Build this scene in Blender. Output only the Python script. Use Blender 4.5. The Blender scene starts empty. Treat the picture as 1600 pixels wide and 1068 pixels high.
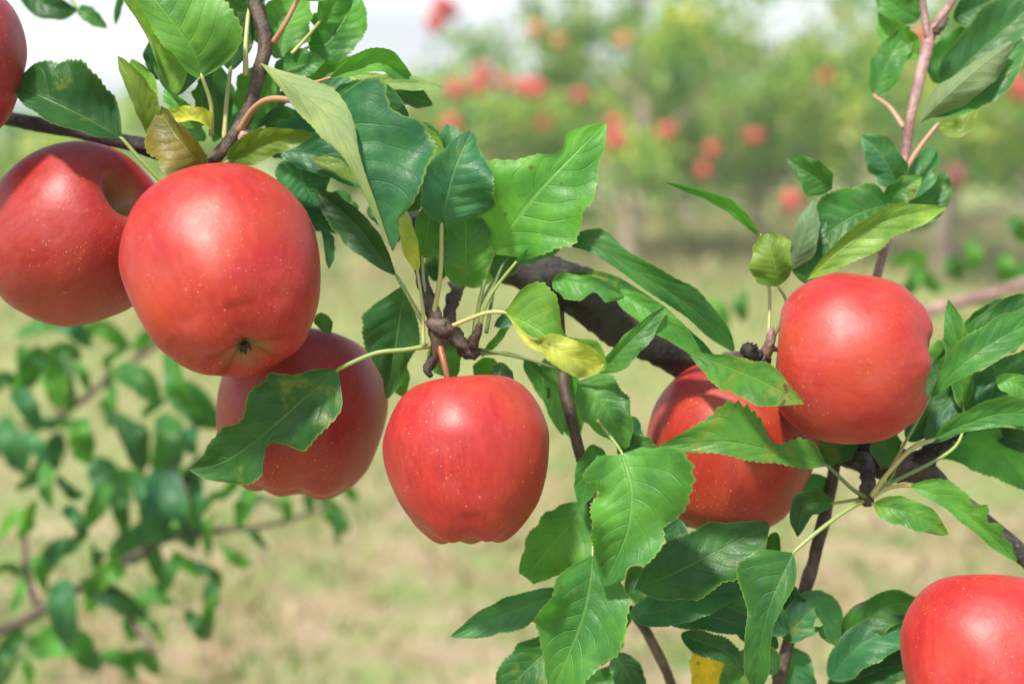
import bpy, math, random
import numpy as np
from mathutils import Matrix, Vector

S = bpy.context.scene
COL = S.collection
R = math.radians

# ------------------------------------------------------------------ camera
CAM_H, PITCH, LENS, FOCUS = 0.9, 8.8, 50.0, 0.564
F = 1600 * LENS / 36.0                      # focal length in photograph pixels
cam_d = bpy.data.cameras.new('camera')
cam = bpy.data.objects.new('camera', cam_d)
COL.objects.link(cam)
cam_d.lens, cam_d.sensor_width = LENS, 36
cam_d.clip_start, cam_d.clip_end = 0.02, 2000
cam_d.dof.use_dof = True
cam_d.dof.focus_distance = FOCUS + 0.0
cam_d.dof.aperture_fstop = 5.6
cam.location = (0, 0, CAM_H)
cam.rotation_euler = (R(90 - PITCH), 0, 0)
S.camera = cam
CM = Matrix.Translation((0, 0, CAM_H)) @ Matrix.Rotation(R(90 - PITCH), 4, 'X')
CMn = np.array(CM)

# ------------------------------------------------------------------ light
SUN = Vector((-0.26, -0.50, 0.82)).normalized()     # towards the sun
elev = math.asin(SUN.z)
azim = math.atan2(SUN.x, SUN.y)
world = bpy.data.worlds.new('World')
S.world = world
world.use_nodes = True
wn, wl_ = world.node_tree.nodes, world.node_tree.links
wn.clear()
w_out = wn.new('ShaderNodeOutputWorld')
w_bg = wn.new('ShaderNodeBackground')
w_sky = wn.new('ShaderNodeTexSky')
w_sky.sky_type = 'NISHITA'
w_sky.sun_disc = False
w_sky.sun_elevation = elev
w_sky.sun_rotation = azim
w_sky.dust_density = 2.5
w_sky.air_density = 1.0
w_tc = wn.new('ShaderNodeTexCoord')
w_map = wn.new('ShaderNodeMapping')
w_map.inputs['Scale'].default_value = (2.2, 2.2, 6.0)
w_no = wn.new('ShaderNodeTexNoise')
w_no.inputs['Scale'].default_value = 1.6
w_no.inputs['Detail'].default_value = 5
w_rmp = wn.new('ShaderNodeValToRGB')
w_rmp.color_ramp.elements[0].position = 0.30
w_rmp.color_ramp.elements[1].position = 0.52
w_mix = wn.new('ShaderNodeMixRGB')
w_mix.inputs[2].default_value = (7.0, 7.3, 7.8, 1)
wl_.new(w_tc.outputs['Generated'], w_map.inputs['Vector'])
wl_.new(w_map.outputs[0], w_no.inputs['Vector'])
wl_.new(w_no.outputs['Fac'], w_rmp.inputs[0])
w_sep = wn.new('ShaderNodeSeparateXYZ')          # white cloud bank low in the sky, open blue higher up
w_el = wn.new('ShaderNodeMapRange')
w_el.interpolation_type = 'SMOOTHSTEP'
for i_, q_ in enumerate((0.55, 0.16, 0.12, 1.0)): w_el.inputs[i_ + 1].default_value = q_
w_mul = wn.new('ShaderNodeMath')
w_mul.operation = 'MULTIPLY'
wl_.new(w_tc.outputs['Generated'], w_sep.inputs[0])
wl_.new(w_sep.outputs[2], w_el.inputs[0])
wl_.new(w_rmp.outputs[0], w_mul.inputs[0])
wl_.new(w_el.outputs[0], w_mul.inputs[1])
wl_.new(w_mul.outputs[0], w_mix.inputs[0])
wl_.new(w_sky.outputs[0], w_mix.inputs[1])
wl_.new(w_mix.outputs[0], w_bg.inputs[0])
w_bg.inputs['Strength'].default_value = 0.12
wl_.new(w_bg.outputs[0], w_out.inputs[0])

sun_d = bpy.data.lights.new('sun', 'SUN')
sun_d.energy = 4.7
sun_d.angle = R(5.0)
sun_d.color = (1.0, 0.95, 0.86)
sun = bpy.data.objects.new('sun', sun_d)
COL.objects.link(sun)
sun.rotation_euler = SUN.to_track_quat('Z', 'Y').to_euler()

vs = S.view_settings
vs.view_transform = 'Standard'
vs.look = 'None'
vs.gamma = 1.0
vs.exposure = 0.55

rng = np.random.default_rng(7)
random.seed(7)

# ------------------------------------------------------------------ helpers
def tag(o, label=None, cat=None, group=None, kind=None):
    if label: o['label'] = label
    if cat: o['category'] = cat
    if group: o['group'] = group
    if kind: o['kind'] = kind
    return o

def c2w(P):
    P = np.asarray(P, float)
    return P @ CMn[:3, :3].T + CMn[:3, 3]

def px3(p):
    """(px, py, dz in cm behind the focus plane) -> point in camera axes, metres"""
    d = FOCUS + (p[2] if len(p) > 2 else 0.0) / 100.0
    return np.array([(p[0] - 800) / F * d, (534 - p[1]) / F * d, -d])

def empty(name, loc, label=None, cat=None, group=None):
    o = bpy.data.objects.new(name, None)
    o.empty_display_size = 0.02
    COL.objects.link(o)
    o.location = loc
    return tag(o, label, cat, group)

def link_mesh(name, V, Fc, mat, parent=None, origin=None, uv=None, smooth=True):
    """V world coordinates; the object's origin is put at `origin`"""
    V = np.asarray(V, float)
    if origin is None:
        origin = V.mean(0)
    origin = np.asarray(origin, float)
    me = bpy.data.meshes.new(name)
    me.from_pydata((V - origin).tolist(), [], [tuple(int(i) for i in f) for f in Fc])
    if smooth:
        me.polygons.foreach_set('use_smooth', [True] * len(me.polygons))
    if uv is not None:
        lay = me.uv_layers.new(name='UVMap')
        li = np.empty(len(me.loops), dtype=np.int32)
        me.loops.foreach_get('vertex_index', li)
        lay.data.foreach_set('uv', np.asarray(uv, np.float32)[li].ravel())
    me.materials.append(mat)
    me.update()
    o = bpy.data.objects.new(name, me)
    COL.objects.link(o)
    if parent is not None:
        o.parent = parent
        par = Vector((0, 0, 0))
        q = parent
        while q is not None:
            par += q.location
            q = q.parent
        o.location = Vector(origin) - par
    else:
        o.location = origin
    return o

def spline(P, n, alpha_ends=True):
    """Catmull-Rom through P (m,k), resampled to n points evenly along it"""
    P = np.asarray(P, float)
    if len(P) == 2:
        t = np.linspace(0, 1, n)[:, None]
        return P[0] * (1 - t) + P[1] * t
    Q = np.vstack([2 * P[0] - P[1], P, 2 * P[-1] - P[-2]])
    out = []
    for i in range(len(P) - 1):
        a, b, c, d = Q[i:i + 4]
        t = np.linspace(0, 1, 24, endpoint=False)[:, None]
        out.append(0.5 * (2 * b + (c - a) * t + (2 * a - 5 * b + 4 * c - d) * t ** 2 + (3 * b - a - 3 * c + d) * t ** 3))
    out = np.vstack(out + [P[-1:]])
    L = np.concatenate([[0], np.cumsum(np.linalg.norm(np.diff(out[:, :3], axis=0), axis=1))])
    s = np.linspace(0, L[-1], n)
    return np.stack([np.interp(s, L, out[:, k]) for k in range(out.shape[1])], 1)

def nrm(A):
    return A / np.maximum(np.linalg.norm(A, axis=-1, keepdims=True), 1e-9)

def tube_geo(C, rad, seg=12, rough=0.0, seed=0):
    """tube along C (n,3) with radii rad (n,), closed with rounded ends"""
    n = len(C)
    T = nrm(np.gradient(C, axis=0))
    up = np.array([0.31, 0.2, 0.93])
    if abs(T.mean(0) @ up) > 0.9 * np.linalg.norm(T.mean(0)):
        up = np.array([0.9, 0.1, 0.3])
    A = nrm(np.cross(T, up))
    B = np.cross(T, A)
    th = np.linspace(0, 2 * np.pi, seg, endpoint=False)
    r = np.repeat(rad[:, None], seg, 1)
    if rough:
        rs = np.random.default_rng(seed)
        k = np.linspace(0, 1, n)[:, None]
        for j in range(7):
            a, b, c = rs.uniform(3, 60), rs.integers(1, 5), rs.uniform(0, 6.3)
            r = r * (1 + rough * 0.5 * np.sin(a * k + b * th[None] + c))
        r = r * (1 + rough * rs.normal(0, 0.35, r.shape))
    V = C[:, None] + r[..., None] * (np.cos(th)[None, :, None] * A[:, None] + np.sin(th)[None, :, None] * B[:, None])
    V = V.reshape(-1, 3)
    Fc = []
    for i in range(n - 1):
        for j in range(seg):
            k = (j + 1) % seg
            Fc.append((i * seg + j, i * seg + k, (i + 1) * seg + k, (i + 1) * seg + j))
    e0, e1 = len(V), len(V) + 1
    V = np.vstack([V, C[0] - T[0] * rad[0] * 0.4, C[-1] + T[-1] * rad[-1] * 0.4])
    for j in range(seg):
        k = (j + 1) % seg
        Fc.append((e0, k, j))
        Fc.append((e1, (n - 1) * seg + j, (n - 1) * seg + k))
    return V, Fc

def tube(name, pts, mat, parent=None, seg=12, n=None, rough=0.0, seed=0, label=None):
    """pts: (px, py, dz_cm, radius_px) in the photograph's scale"""
    C = np.array([list(px3(p)) + [p[3] / F * (FOCUS + p[2] / 100)] for p in pts])
    if n is None:
        n = max(10, int(8 * len(pts)))
    C = spline(C, n)
    V, Fc = tube_geo(C[:, :3], np.maximum(C[:, 3], 1e-5), seg, rough, seed)
    V = c2w(V)
    o = link_mesh(name, V, Fc, mat, parent, c2w(C[0, :3]))
    if label: o['label'] = label
    return o

# ------------------------------------------------------------------ materials
def new_mat(name):
    m = bpy.data.materials.new(name)
    m.use_nodes = True
    m.node_tree.nodes.clear()
    return m, m.node_tree.nodes, m.node_tree.links

class NG:
    """tiny node-graph writer"""
    def __init__(s, name):
        s.m, s.n, s.l = new_mat(name)
    def node(s, t, **kw):
        x = s.n.new(t)
        for k, v in kw.items(): setattr(x, k, v)
        return x
    def put(s, sock, v):
        if isinstance(v, bpy.types.NodeSocket): s.l.new(v, sock)
        elif v is not None: sock.default_value = v
    def math(s, op, a, b=None, c=None, clamp=False):
        x = s.node('ShaderNodeMath', operation=op, use_clamp=clamp)
        s.put(x.inputs[0], a)
        if b is not None: s.put(x.inputs[1], b)
        if c is not None: s.put(x.inputs[2], c)
        return x.outputs[0]
    def mix(s, f, a, b, bt='MIX'):
        x = s.node('ShaderNodeMixRGB', blend_type=bt)
        s.put(x.inputs[0], f); s.put(x.inputs[1], a); s.put(x.inputs[2], b)
        return x.outputs[0]
    def ramp(s, f, *stops):
        x = s.node('ShaderNodeValToRGB')
        e = x.color_ramp.elements
        while len(e) < len(stops): e.new(0.5)
        for i, (p, c) in enumerate(stops):
            e[i].position = p
            e[i].color = c if len(c) == 4 else (*c, 1)
        s.put(x.inputs[0], f)
        return x.outputs[0]
    def smooth(s, v, lo, hi, a=0.0, b=1.0):
        x = s.node('ShaderNodeMapRange', interpolation_type='SMOOTHSTEP')
        s.put(x.inputs[0], v)
        for i, q in enumerate((lo, hi, a, b)): s.put(x.inputs[i + 1], q)
        return x.outputs[0]
    def noise(s, vec, scale, detail=3, rough=0.55, out='Fac'):
        x = s.node('ShaderNodeTexNoise')
        if vec is not None: s.l.new(vec, x.inputs['Vector'])
        x.inputs['Scale'].default_value = scale
        x.inputs['Detail'].default_value = detail
        x.inputs['Roughness'].default_value = rough
        return x.outputs[out]
    def coord(s, which='Object'):
        return s.node('ShaderNodeTexCoord').outputs[which]
    def mapping(s, vec, scale=(1, 1, 1), loc=(0, 0, 0)):
        x = s.node('ShaderNodeMapping')
        s.l.new(vec, x.inputs[0])
        x.inputs['Scale'].default_value = scale
        s.put(x.inputs['Location'], loc)
        return x.outputs[0]
    def bump(s, h, strength, dist):
        x = s.node('ShaderNodeBump')
        s.put(x.inputs['Height'], h)
        x.inputs['Strength'].default_value = strength
        x.inputs['Distance'].default_value = dist
        return x.outputs[0]
    def principled(s, **kw):
        x = s.node('ShaderNodeBsdfPrincipled')
        for k, v in kw.items():
            s.put(x.inputs[k.replace('_', ' ')], v)
        return x.outputs[0]
    def out(s, sh):
        o = s.node('ShaderNodeOutputMaterial')
        s.l.new(sh, o.inputs[0])
        return s.m

def rgba(*c): return (*c, 1.0)

def leaf_material():
    g = NG('leaf')
    uvn = g.node('ShaderNodeSeparateXYZ')
    g.l.new(g.coord('UV'), uvn.inputs[0])
    t, v2 = uvn.outputs[0], uvn.outputs[1]
    v = g.math('ABSOLUTE', g.math('SUBTRACT', g.math('MULTIPLY', v2, 2.0), 1.0))
    oi = g.node('ShaderNodeObjectInfo')
    base, alpha, rnd = oi.outputs['Color'], oi.outputs['Alpha'], oi.outputs['Random']
    oc = g.coord('Object')
    loc = g.node('ShaderNodeCombineXYZ')
    for i in range(3): g.l.new(g.math('MULTIPLY', rnd, 7.0 + i), loc.inputs[i])
    vec = g.mapping(oc, loc=loc.outputs[0])
    # lateral veins sweep towards the tip; the two sides are offset
    side = g.math('GREATER_THAN', v2, 0.5)
    wob = g.math('MULTIPLY', g.noise(vec, 60, 2), 0.35)
    ph = g.math('ADD', g.math('SUBTRACT', g.math('MULTIPLY', t, 8.5), g.math('MULTIPLY', g.math('POWER', v, 1.25), 2.1)),
                g.math('ADD', g.math('MULTIPLY', side, 0.42), wob))
    dv = g.math('ABSOLUTE', g.math('SUBTRACT', g.math('FRACT', ph), 0.5))     # 0.5 at a vein
    lat = g.math('MULTIPLY', g.smooth(dv, 0.44, 0.495), g.smooth(v, 1.0, 0.55))
    mid = g.smooth(v, 0.055, 0.012)
    fine = g.node('ShaderNodeTexVoronoi', feature='DISTANCE_TO_EDGE')
    g.l.new(vec, fine.inputs['Vector'])
    fine.inputs['Scale'].default_value = 620
    net = g.smooth(fine.outputs['Distance'], 0.10, 0.0)
    # mottling
    mo = g.noise(vec, 45, 4, 0.6)
    mo2 = g.noise(vec, 14, 2, 0.5)
    veins = g.math('MAXIMUM', mid, g.math('MULTIPLY', g.math('MULTIPLY', lat, 0.5), g.smooth(mo, 0.30, 0.62)))
    c = g.mix(g.smooth(mo, 0.35, 0.7), g.mix(1.0, base, rgba(0.62, 0.70, 0.80), 'MULTIPLY'), g.mix(1.0, base, rgba(1.35, 1.2, 1.0), 'MULTIPLY'))
    c = g.mix(g.math('MULTIPLY', g.smooth(mo2, 0.5, 0.72), 0.35), c, g.mix(1.0, base, rgba(1.7, 1.3, 0.9), 'MULTIPLY'))
    c = g.mix(g.math('MULTIPLY', net, 0.16), c, g.mix(1.0, base, rgba(1.5, 1.4, 1.2), 'MULTIPLY'))
    pale = g.mix(0.45, g.mix(1.0, base, rgba(1.7, 1.5, 1.3), 'MULTIPLY'), rgba(0.20, 0.30, 0.10))
    c = g.mix(g.math('MULTIPLY', veins, 0.5), c, pale)
    # yellowish margin
    rim = g.math('MULTIPLY', g.smooth(v, 0.93, 1.0), 0.55)
    c = g.mix(rim, c, rgba(0.24, 0.32, 0.06))
    # insect damage and dead patches: only on leaves marked with it
    dmg = g.math('SUBTRACT', 1.0, alpha)
    dn = g.noise(vec, 85, 5, 0.65)
    dn2 = g.noise(vec, 26, 2, 0.5)
    thr = g.math('SUBTRACT', 0.675, g.math('MULTIPLY', dmg, 0.42))
    les = g.smooth(g.math('ADD', g.math('MULTIPLY', dn, 0.6), g.math('MULTIPLY', dn2, 0.4)), thr, g.math('ADD', thr, 0.05))
    halo = g.smooth(g.math('ADD', g.math('MULTIPLY', dn, 0.6), g.math('MULTIPLY', dn2, 0.4)), g.math('SUBTRACT', thr, 0.07), g.math('ADD', thr, 0.01))
    has = g.math('GREATER_THAN', dmg, 0.02)
    c = g.mix(g.math('MULTIPLY', g.math('MULTIPLY', halo, has), 0.5), c, rgba(0.22, 0.24, 0.03))
    c = g.mix(g.math('MULTIPLY', g.math('MULTIPLY', les, has), 0.9), c, rgba(0.075, 0.035, 0.022))
    # tiny specks
    sp = g.node('ShaderNodeTexVoronoi')
    g.l.new(vec, sp.inputs['Vector']); sp.inputs['Scale'].default_value = 130
    spk = g.math('MULTIPLY', g.math('LESS_THAN', sp.outputs['Distance'], 0.13), g.math('GREATER_THAN', g.noise(vec, 33, 1), 0.60))
    c = g.mix(g.math('MULTIPLY', spk, 0.6), c, rgba(0.10, 0.07, 0.03))
    # underside: pale, downy, matt
    back = g.node('ShaderNodeNewGeometry').outputs['Backfacing']
    under = g.mix(0.58, g.mix(1.0, c, rgba(1.25, 1.15, 1.1), 'MULTIPLY'), rgba(0.23, 0.33, 0.16))
    cc = g.mix(back, c, under)
    relief = g.noise(vec, 170, 3, 0.6)
    hgt = g.math('ADD', g.math('MULTIPLY', g.math('MAXIMUM', mid, g.math('MULTIPLY', lat, 0.7)), -0.9), g.math('ADD', g.math('MULTIPLY', mo, 1.0), g.math('ADD', g.math('MULTIPLY', relief, 0.7), g.math('MULTIPLY', net, -0.10))))
    nb = g.bump(hgt, 0.55, 0.0007)
    ro = g.math('ADD', g.math('MULTIPLY', mo, 0.20), 0.33)
    ro = g.math('ADD', ro, g.math('MULTIPLY', back, 0.3))
    p = g.principled(Base_Color=cc, Roughness=ro, Normal=nb)
    p.node.inputs['Specular IOR Level'].default_value = 0.36
    tr = g.node('ShaderNodeBsdfTranslucent')
    g.put(tr.inputs[0], g.mix(1.0, c, rgba(1.5, 2.0, 0.6), 'MULTIPLY'))
    g.put(tr.inputs[1], nb)
    ms = g.node('ShaderNodeMixShader')
    ms.inputs[0].default_value = 0.34
    g.l.new(p, ms.inputs[1]); g.l.new(tr.outputs[0], ms.inputs[2])
    return g.out(ms.outputs[0])

def petiole_material():
    g = NG('petiole')
    uvn = g.node('ShaderNodeObjectInfo')
    oc = g.coord('Object')
    n = g.noise(oc, 70, 3)
    c = g.mix(g.smooth(n, 0.35, 0.7), uvn.outputs['Color'], g.mix(1.0, uvn.outputs['Color'], rgba(1.3, 0.95, 0.8), 'MULTIPLY'))
    p = g.principled(Base_Color=c, Roughness=0.45, Normal=g.bump(n, 0.3, 0.0004))
    p.node.inputs['Subsurface Weight'].default_value = 0.0
    return g.out(p)

def bark_material(name, dark, light, scale=1.0, rough=0.75):
    g = NG(name)
    oc = g.coord('Object')
    n1 = g.noise(oc, 55 * scale, 6, 0.65)
    n2 = g.noise(oc, 240 * scale, 4, 0.6)
    n3 = g.noise(oc, 22 * scale, 3, 0.5)
    c = g.mix(g.smooth(n1, 0.38, 0.68), rgba(*dark), rgba(*light))
    c = g.mix(g.math('MULTIPLY', g.smooth(n3, 0.52, 0.7), 0.55), c, rgba(light[0] * 1.5, light[1] * 1.55, light[2] * 1.6))
    vo = g.node('ShaderNodeTexVoronoi')
    g.l.new(oc, vo.inputs['Vector']); vo.inputs['Scale'].default_value = 260 * scale
    dot = g.math('LESS_THAN', vo.outputs['Distance'], 0.22)
    c = g.mix(g.math('MULTIPLY', dot, 0.35), c, rgba(light[0] * 2, light[1] * 1.9, light[2] * 1.7))
    h = g.math('ADD', g.math('MULTIPLY', n1, 1.0), g.math('MULTIPLY', n2, 0.5))
    return g.out(g.principled(Base_Color=c, Roughness=rough, Normal=g.bump(h, 1.0, 0.0022 / scale)))

def apple_material():
    g = NG('apple_skin')
    oc = g.coord('Object')
    oi = g.node('ShaderNodeObjectInfo')
    rnd = oi.outputs['Random']
    loc = g.node('ShaderNodeCombineXYZ')
    for i in range(3): g.l.new(g.math('MULTIPLY', rnd, 5.0 + i), loc.inputs[i])
    vec = g.mapping(oc, loc=loc.outputs[0])
    sx = g.node('ShaderNodeSeparateXYZ'); g.l.new(oc, sx.inputs[0])
    rad = g.math('SQRT', g.math('ADD', g.math('POWER', sx.outputs[0], 2.0), g.math('POWER', sx.outputs[1], 2.0)))
    # stripes run from stalk to eye: noise on the direction round the axis
    ang = g.node('ShaderNodeVectorMath', operation='NORMALIZE')
    flat = g.node('ShaderNodeCombineXYZ')
    g.l.new(sx.outputs[0], flat.inputs[0]); g.l.new(sx.outputs[1], flat.inputs[1])
    g.l.new(g.math('MULTIPLY', sx.outputs[2], 0.35), flat.inputs[2])
    g.l.new(flat.outputs[0], ang.inputs[0])
    st = g.noise(g.mapping(ang.outputs[0], loc=loc.outputs[0]), 11, 4, 0.65)
    big = g.noise(vec, 26, 3, 0.5)
    tint = oi.outputs['Color']
    c = g.mix(g.smooth(st, 0.36, 0.66), g.mix(1.0, tint, rgba(0.88, 0.74, 0.85), 'MULTIPLY'), g.mix(1.0, tint, rgba(1.05, 1.25, 1.0), 'MULTIPLY'))
    c = g.mix(g.math('MULTIPLY', g.smooth(big, 0.45, 0.72), 0.5), c, g.mix(1.0, tint, rgba(1.10, 3.2, 1.1), 'MULTIPLY'))
    # greenish yellow ground colour in the stalk cavity and round the eye
    cav = g.smooth(g.math('ADD', rad, g.math('MULTIPLY', g.math('SUBTRACT', st, 0.5), 0.012)), 0.0135, 0.004)
    c = g.mix(g.math('MULTIPLY', cav, 0.75), c, rgba(0.22, 0.17, 0.045))
    # lenticels: small pale dots of several sizes
    crowd = g.math('ADD', g.smooth(g.noise(vec, 34, 3, 0.6), 0.35, 0.62), 0.12)
    for sc, th, fac in ((180, 0.075, 0.7), (340, 0.12, 0.6), (560, 0.17, 0.42), (900, 0.2, 0.25)):
        vo = g.node('ShaderNodeTexVoronoi')
        g.l.new(vec, vo.inputs['Vector']); vo.inputs['Scale'].default_value = sc
        vc = g.node('ShaderNodeSeparateColor'); g.l.new(vo.outputs['Color'], vc.inputs[0])
        d = g.smooth(vo.outputs['Distance'], g.math('MULTIPLY', vc.outputs[0], th * 1.3), g.math('MULTIPLY', vc.outputs[0], th * 0.6))
        c = g.mix(g.math('MULTIPLY', g.math('MULTIPLY', d, fac), crowd, clamp=True), c, rgba(0.72, 0.42, 0.24))
    # russet smears and a few scuffs
    rus = g.noise(g.mapping(vec, scale=(1, 1, 0.45)), 48, 6, 0.72)
    c = g.mix(g.math('MULTIPLY', g.smooth(rus, 0.62, 0.72), 0.45), c, rgba(0.30, 0.10, 0.035))
    # faint waxy bloom
    bl = g.noise(vec, 60, 5, 0.7)
    c = g.mix(g.math('MULTIPLY', g.smooth(bl, 0.45, 0.75), 0.05), c, rgba(0.62, 0.40, 0.42))
    ro = g.math('ADD', g.math('MULTIPLY', bl, 0.30), 0.32)
    fine = g.noise(vec, 900, 2, 0.5)
    h = g.math('ADD', g.math('MULTIPLY', g.noise(vec, 95, 4, 0.62), 1.0), g.math('MULTIPLY', fine, 0.16))
    p = g.principled(Base_Color=c, Roughness=ro, Normal=g.bump(h, 0.34, 0.0010))
    p.node.inputs['Specular IOR Level'].default_value = 0.52
    p.node.inputs['Subsurface Weight'].default_value = 0.03
    p.node.inputs['Subsurface Radius'].default_value = (0.004, 0.0012, 0.0008)
    p.node.inputs['Subsurface Scale'].default_value = 1.0
    p.node.inputs['Sheen Weight'].default_value = 0.03
    p.node.inputs['Sheen Roughness'].default_value = 0.4
    return g.out(p)

def ground_material():
    g = NG('dry_grass_ground')
    oc = g.coord('Object')
    n1 = g.noise(oc, 0.9, 5, 0.6)
    n2 = g.noise(oc, 5.5, 5, 0.65)
    n3 = g.noise(oc, 28, 4, 0.6)
    c = g.mix(g.smooth(n2, 0.35, 0.68), rgba(0.29, 0.215, 0.13), rgba(0.43, 0.335, 0.215))
    c = g.mix(g.math('MULTIPLY', g.smooth(g.math('ADD', g.math('MULTIPLY', n1, 0.55), g.math('MULTIPLY', n2, 0.45)), 0.44, 0.56), 0.85), c, rgba(0.18, 0.26, 0.065))
    c = g.mix(g.math('MULTIPLY', g.smooth(n3, 0.45, 0.75), 0.5), c, rgba(0.22, 0.17, 0.10))
    n4 = g.noise(g.mapping(oc, loc=(3.1, 7.7, 0)), 4.2, 5, 0.62)
    c = g.mix(g.math('MULTIPLY', g.smooth(n4, 0.51, 0.60), 0.85), c, rgba(0.15, 0.235, 0.055))
    c = g.mix(g.math('MULTIPLY', g.smooth(n4, 0.46, 0.36), 0.8), c, rgba(0.47, 0.325, 0.225))
    # greener turf further off, under the far rows
    sx = g.node('ShaderNodeSeparateXYZ'); g.l.new(oc, sx.inputs[0])
    far = g.smooth(g.math('ADD', sx.outputs[1], g.math('MULTIPLY', n1, 2.0)), 3.2, 6.5)
    c = g.mix(g.math('MULTIPLY', far, 0.78), c, rgba(0.25, 0.31, 0.085))
    return g.out(g.principled(Base_Color=c, Roughness=0.95, Normal=g.bump(n3, 0.8, 0.03)))

def island_material(name, stops, trans=0.25, rough=0.5, tcol=(1.6, 1.6, 0.7), patch=False):
    """colour picked per blade / per leaf of one mesh"""
    g = NG(name)
    r = g.node('ShaderNodeNewGeometry').outputs['Random Per Island']
    c = g.ramp(r, *stops)
    if patch:
        pn = g.noise(g.coord('Object'), 3.2, 2, 0.5)
        c = g.mix(g.math('MULTIPLY', g.smooth(pn, 0.52, 0.64), 0.6), c, g.mix(1.0, c, rgba(1.9, 1.35, 0.9), 'MULTIPLY'))
        c = g.mix(g.math('MULTIPLY', g.smooth(pn, 0.48, 0.36), 0.6), c, g.mix(1.0, c, rgba(0.36, 0.55, 0.65), 'MULTIPLY'))
    p = g.principled(Base_Color=c, Roughness=rough)
    tr = g.node('ShaderNodeBsdfTranslucent')
    g.put(tr.inputs[0], g.mix(1.0, c, rgba(*tcol), 'MULTIPLY'))
    ms = g.node('ShaderNodeMixShader'); ms.inputs[0].default_value = trans
    g.l.new(p, ms.inputs[1]); g.l.new(tr.outputs[0], ms.inputs[2])
    return g.out(ms.outputs[0])

M_LEAF = leaf_material()
M_PET = petiole_material()
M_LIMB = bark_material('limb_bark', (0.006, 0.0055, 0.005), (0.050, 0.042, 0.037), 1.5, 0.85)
M_GREY = bark_material('grey_bark', (0.030, 0.026, 0.023), (0.12, 0.10, 0.09), 1.3, 0.8)
M_TWIG = bark_material('twig_bark', (0.040, 0.025, 0.016), (0.115, 0.078, 0.055), 2.0, 0.6)
M_SHOOT = bark_material('shoot_bark', (0.20, 0.10, 0.095), (0.36, 0.23, 0.20), 2.0, 0.55)
M_TRUNK = bark_material('trunk_bark', (0.30, 0.22, 0.18), (0.55, 0.43, 0.37), 0.25)
M_APPLE = apple_material()
M_GROUND = ground_material()
M_CALYX = bark_material('dry_calyx', (0.03, 0.022, 0.012), (0.10, 0.075, 0.04), 3.0)
M_GRASS = island_material('grass_blades', [(0.0, (0.36, 0.28, 0.16)), (0.35, (0.42, 0.34, 0.20)), (0.6, (0.28, 0.26, 0.10)), (0.8, (0.14, 0.24, 0.055)), (1.0, (0.09, 0.19, 0.045))], 0.2, 0.8)
M_CROWN = island_material('orchard_leaves', [(0.0, (0.06, 0.20, 0.045)), (0.35, (0.15, 0.36, 0.06)), (0.7, (0.33, 0.50, 0.09)), (1.0, (0.60, 0.56, 0.20))], 0.45, 0.5, patch=True)

LC = {  # leaf base colours
    'dark': (0.037, 0.138, 0.030), 'deep': (0.026, 0.100, 0.028), 'mid': (0.062, 0.212, 0.036),
    'fresh': (0.084, 0.262, 0.040), 'bright': (0.098, 0.295, 0.044), 'teal': (0.040, 0.160, 0.062),
    'olive': (0.125, 0.205, 0.028), 'yellow': (0.50, 0.49, 0.075), 'lime': (0.21, 0.37, 0.052),
    'pale': (0.25, 0.35, 0.11), 'gold': (0.66, 0.44, 0.03), 'brown': (0.14, 0.14, 0.028),
}
PC = {'g': (0.22, 0.33, 0.10), 'p': (0.33, 0.22, 0.13), 'y': (0.36, 0.40, 0.15), 'd': (0.10, 0.15, 0.05), 'r': (0.36, 0.15, 0.09)}

# ------------------------------------------------------------------ leaf builder
def interp_list(v, t):
    if np.isscalar(v): return np.full_like(t, float(v))
    v = np.asarray(v, float)
    k = np.linspace(0, 1, len(v))
    if len(v) < 4: return np.interp(t, k, v)
    # smooth cubic through the values
    return spline(np.stack([k * 1e3, v], 1) @ np.array([[1, 0, 0], [0, 1, 0]]), 400)[:, 1][np.clip((t * 399).astype(int), 0, 399)]

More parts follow.
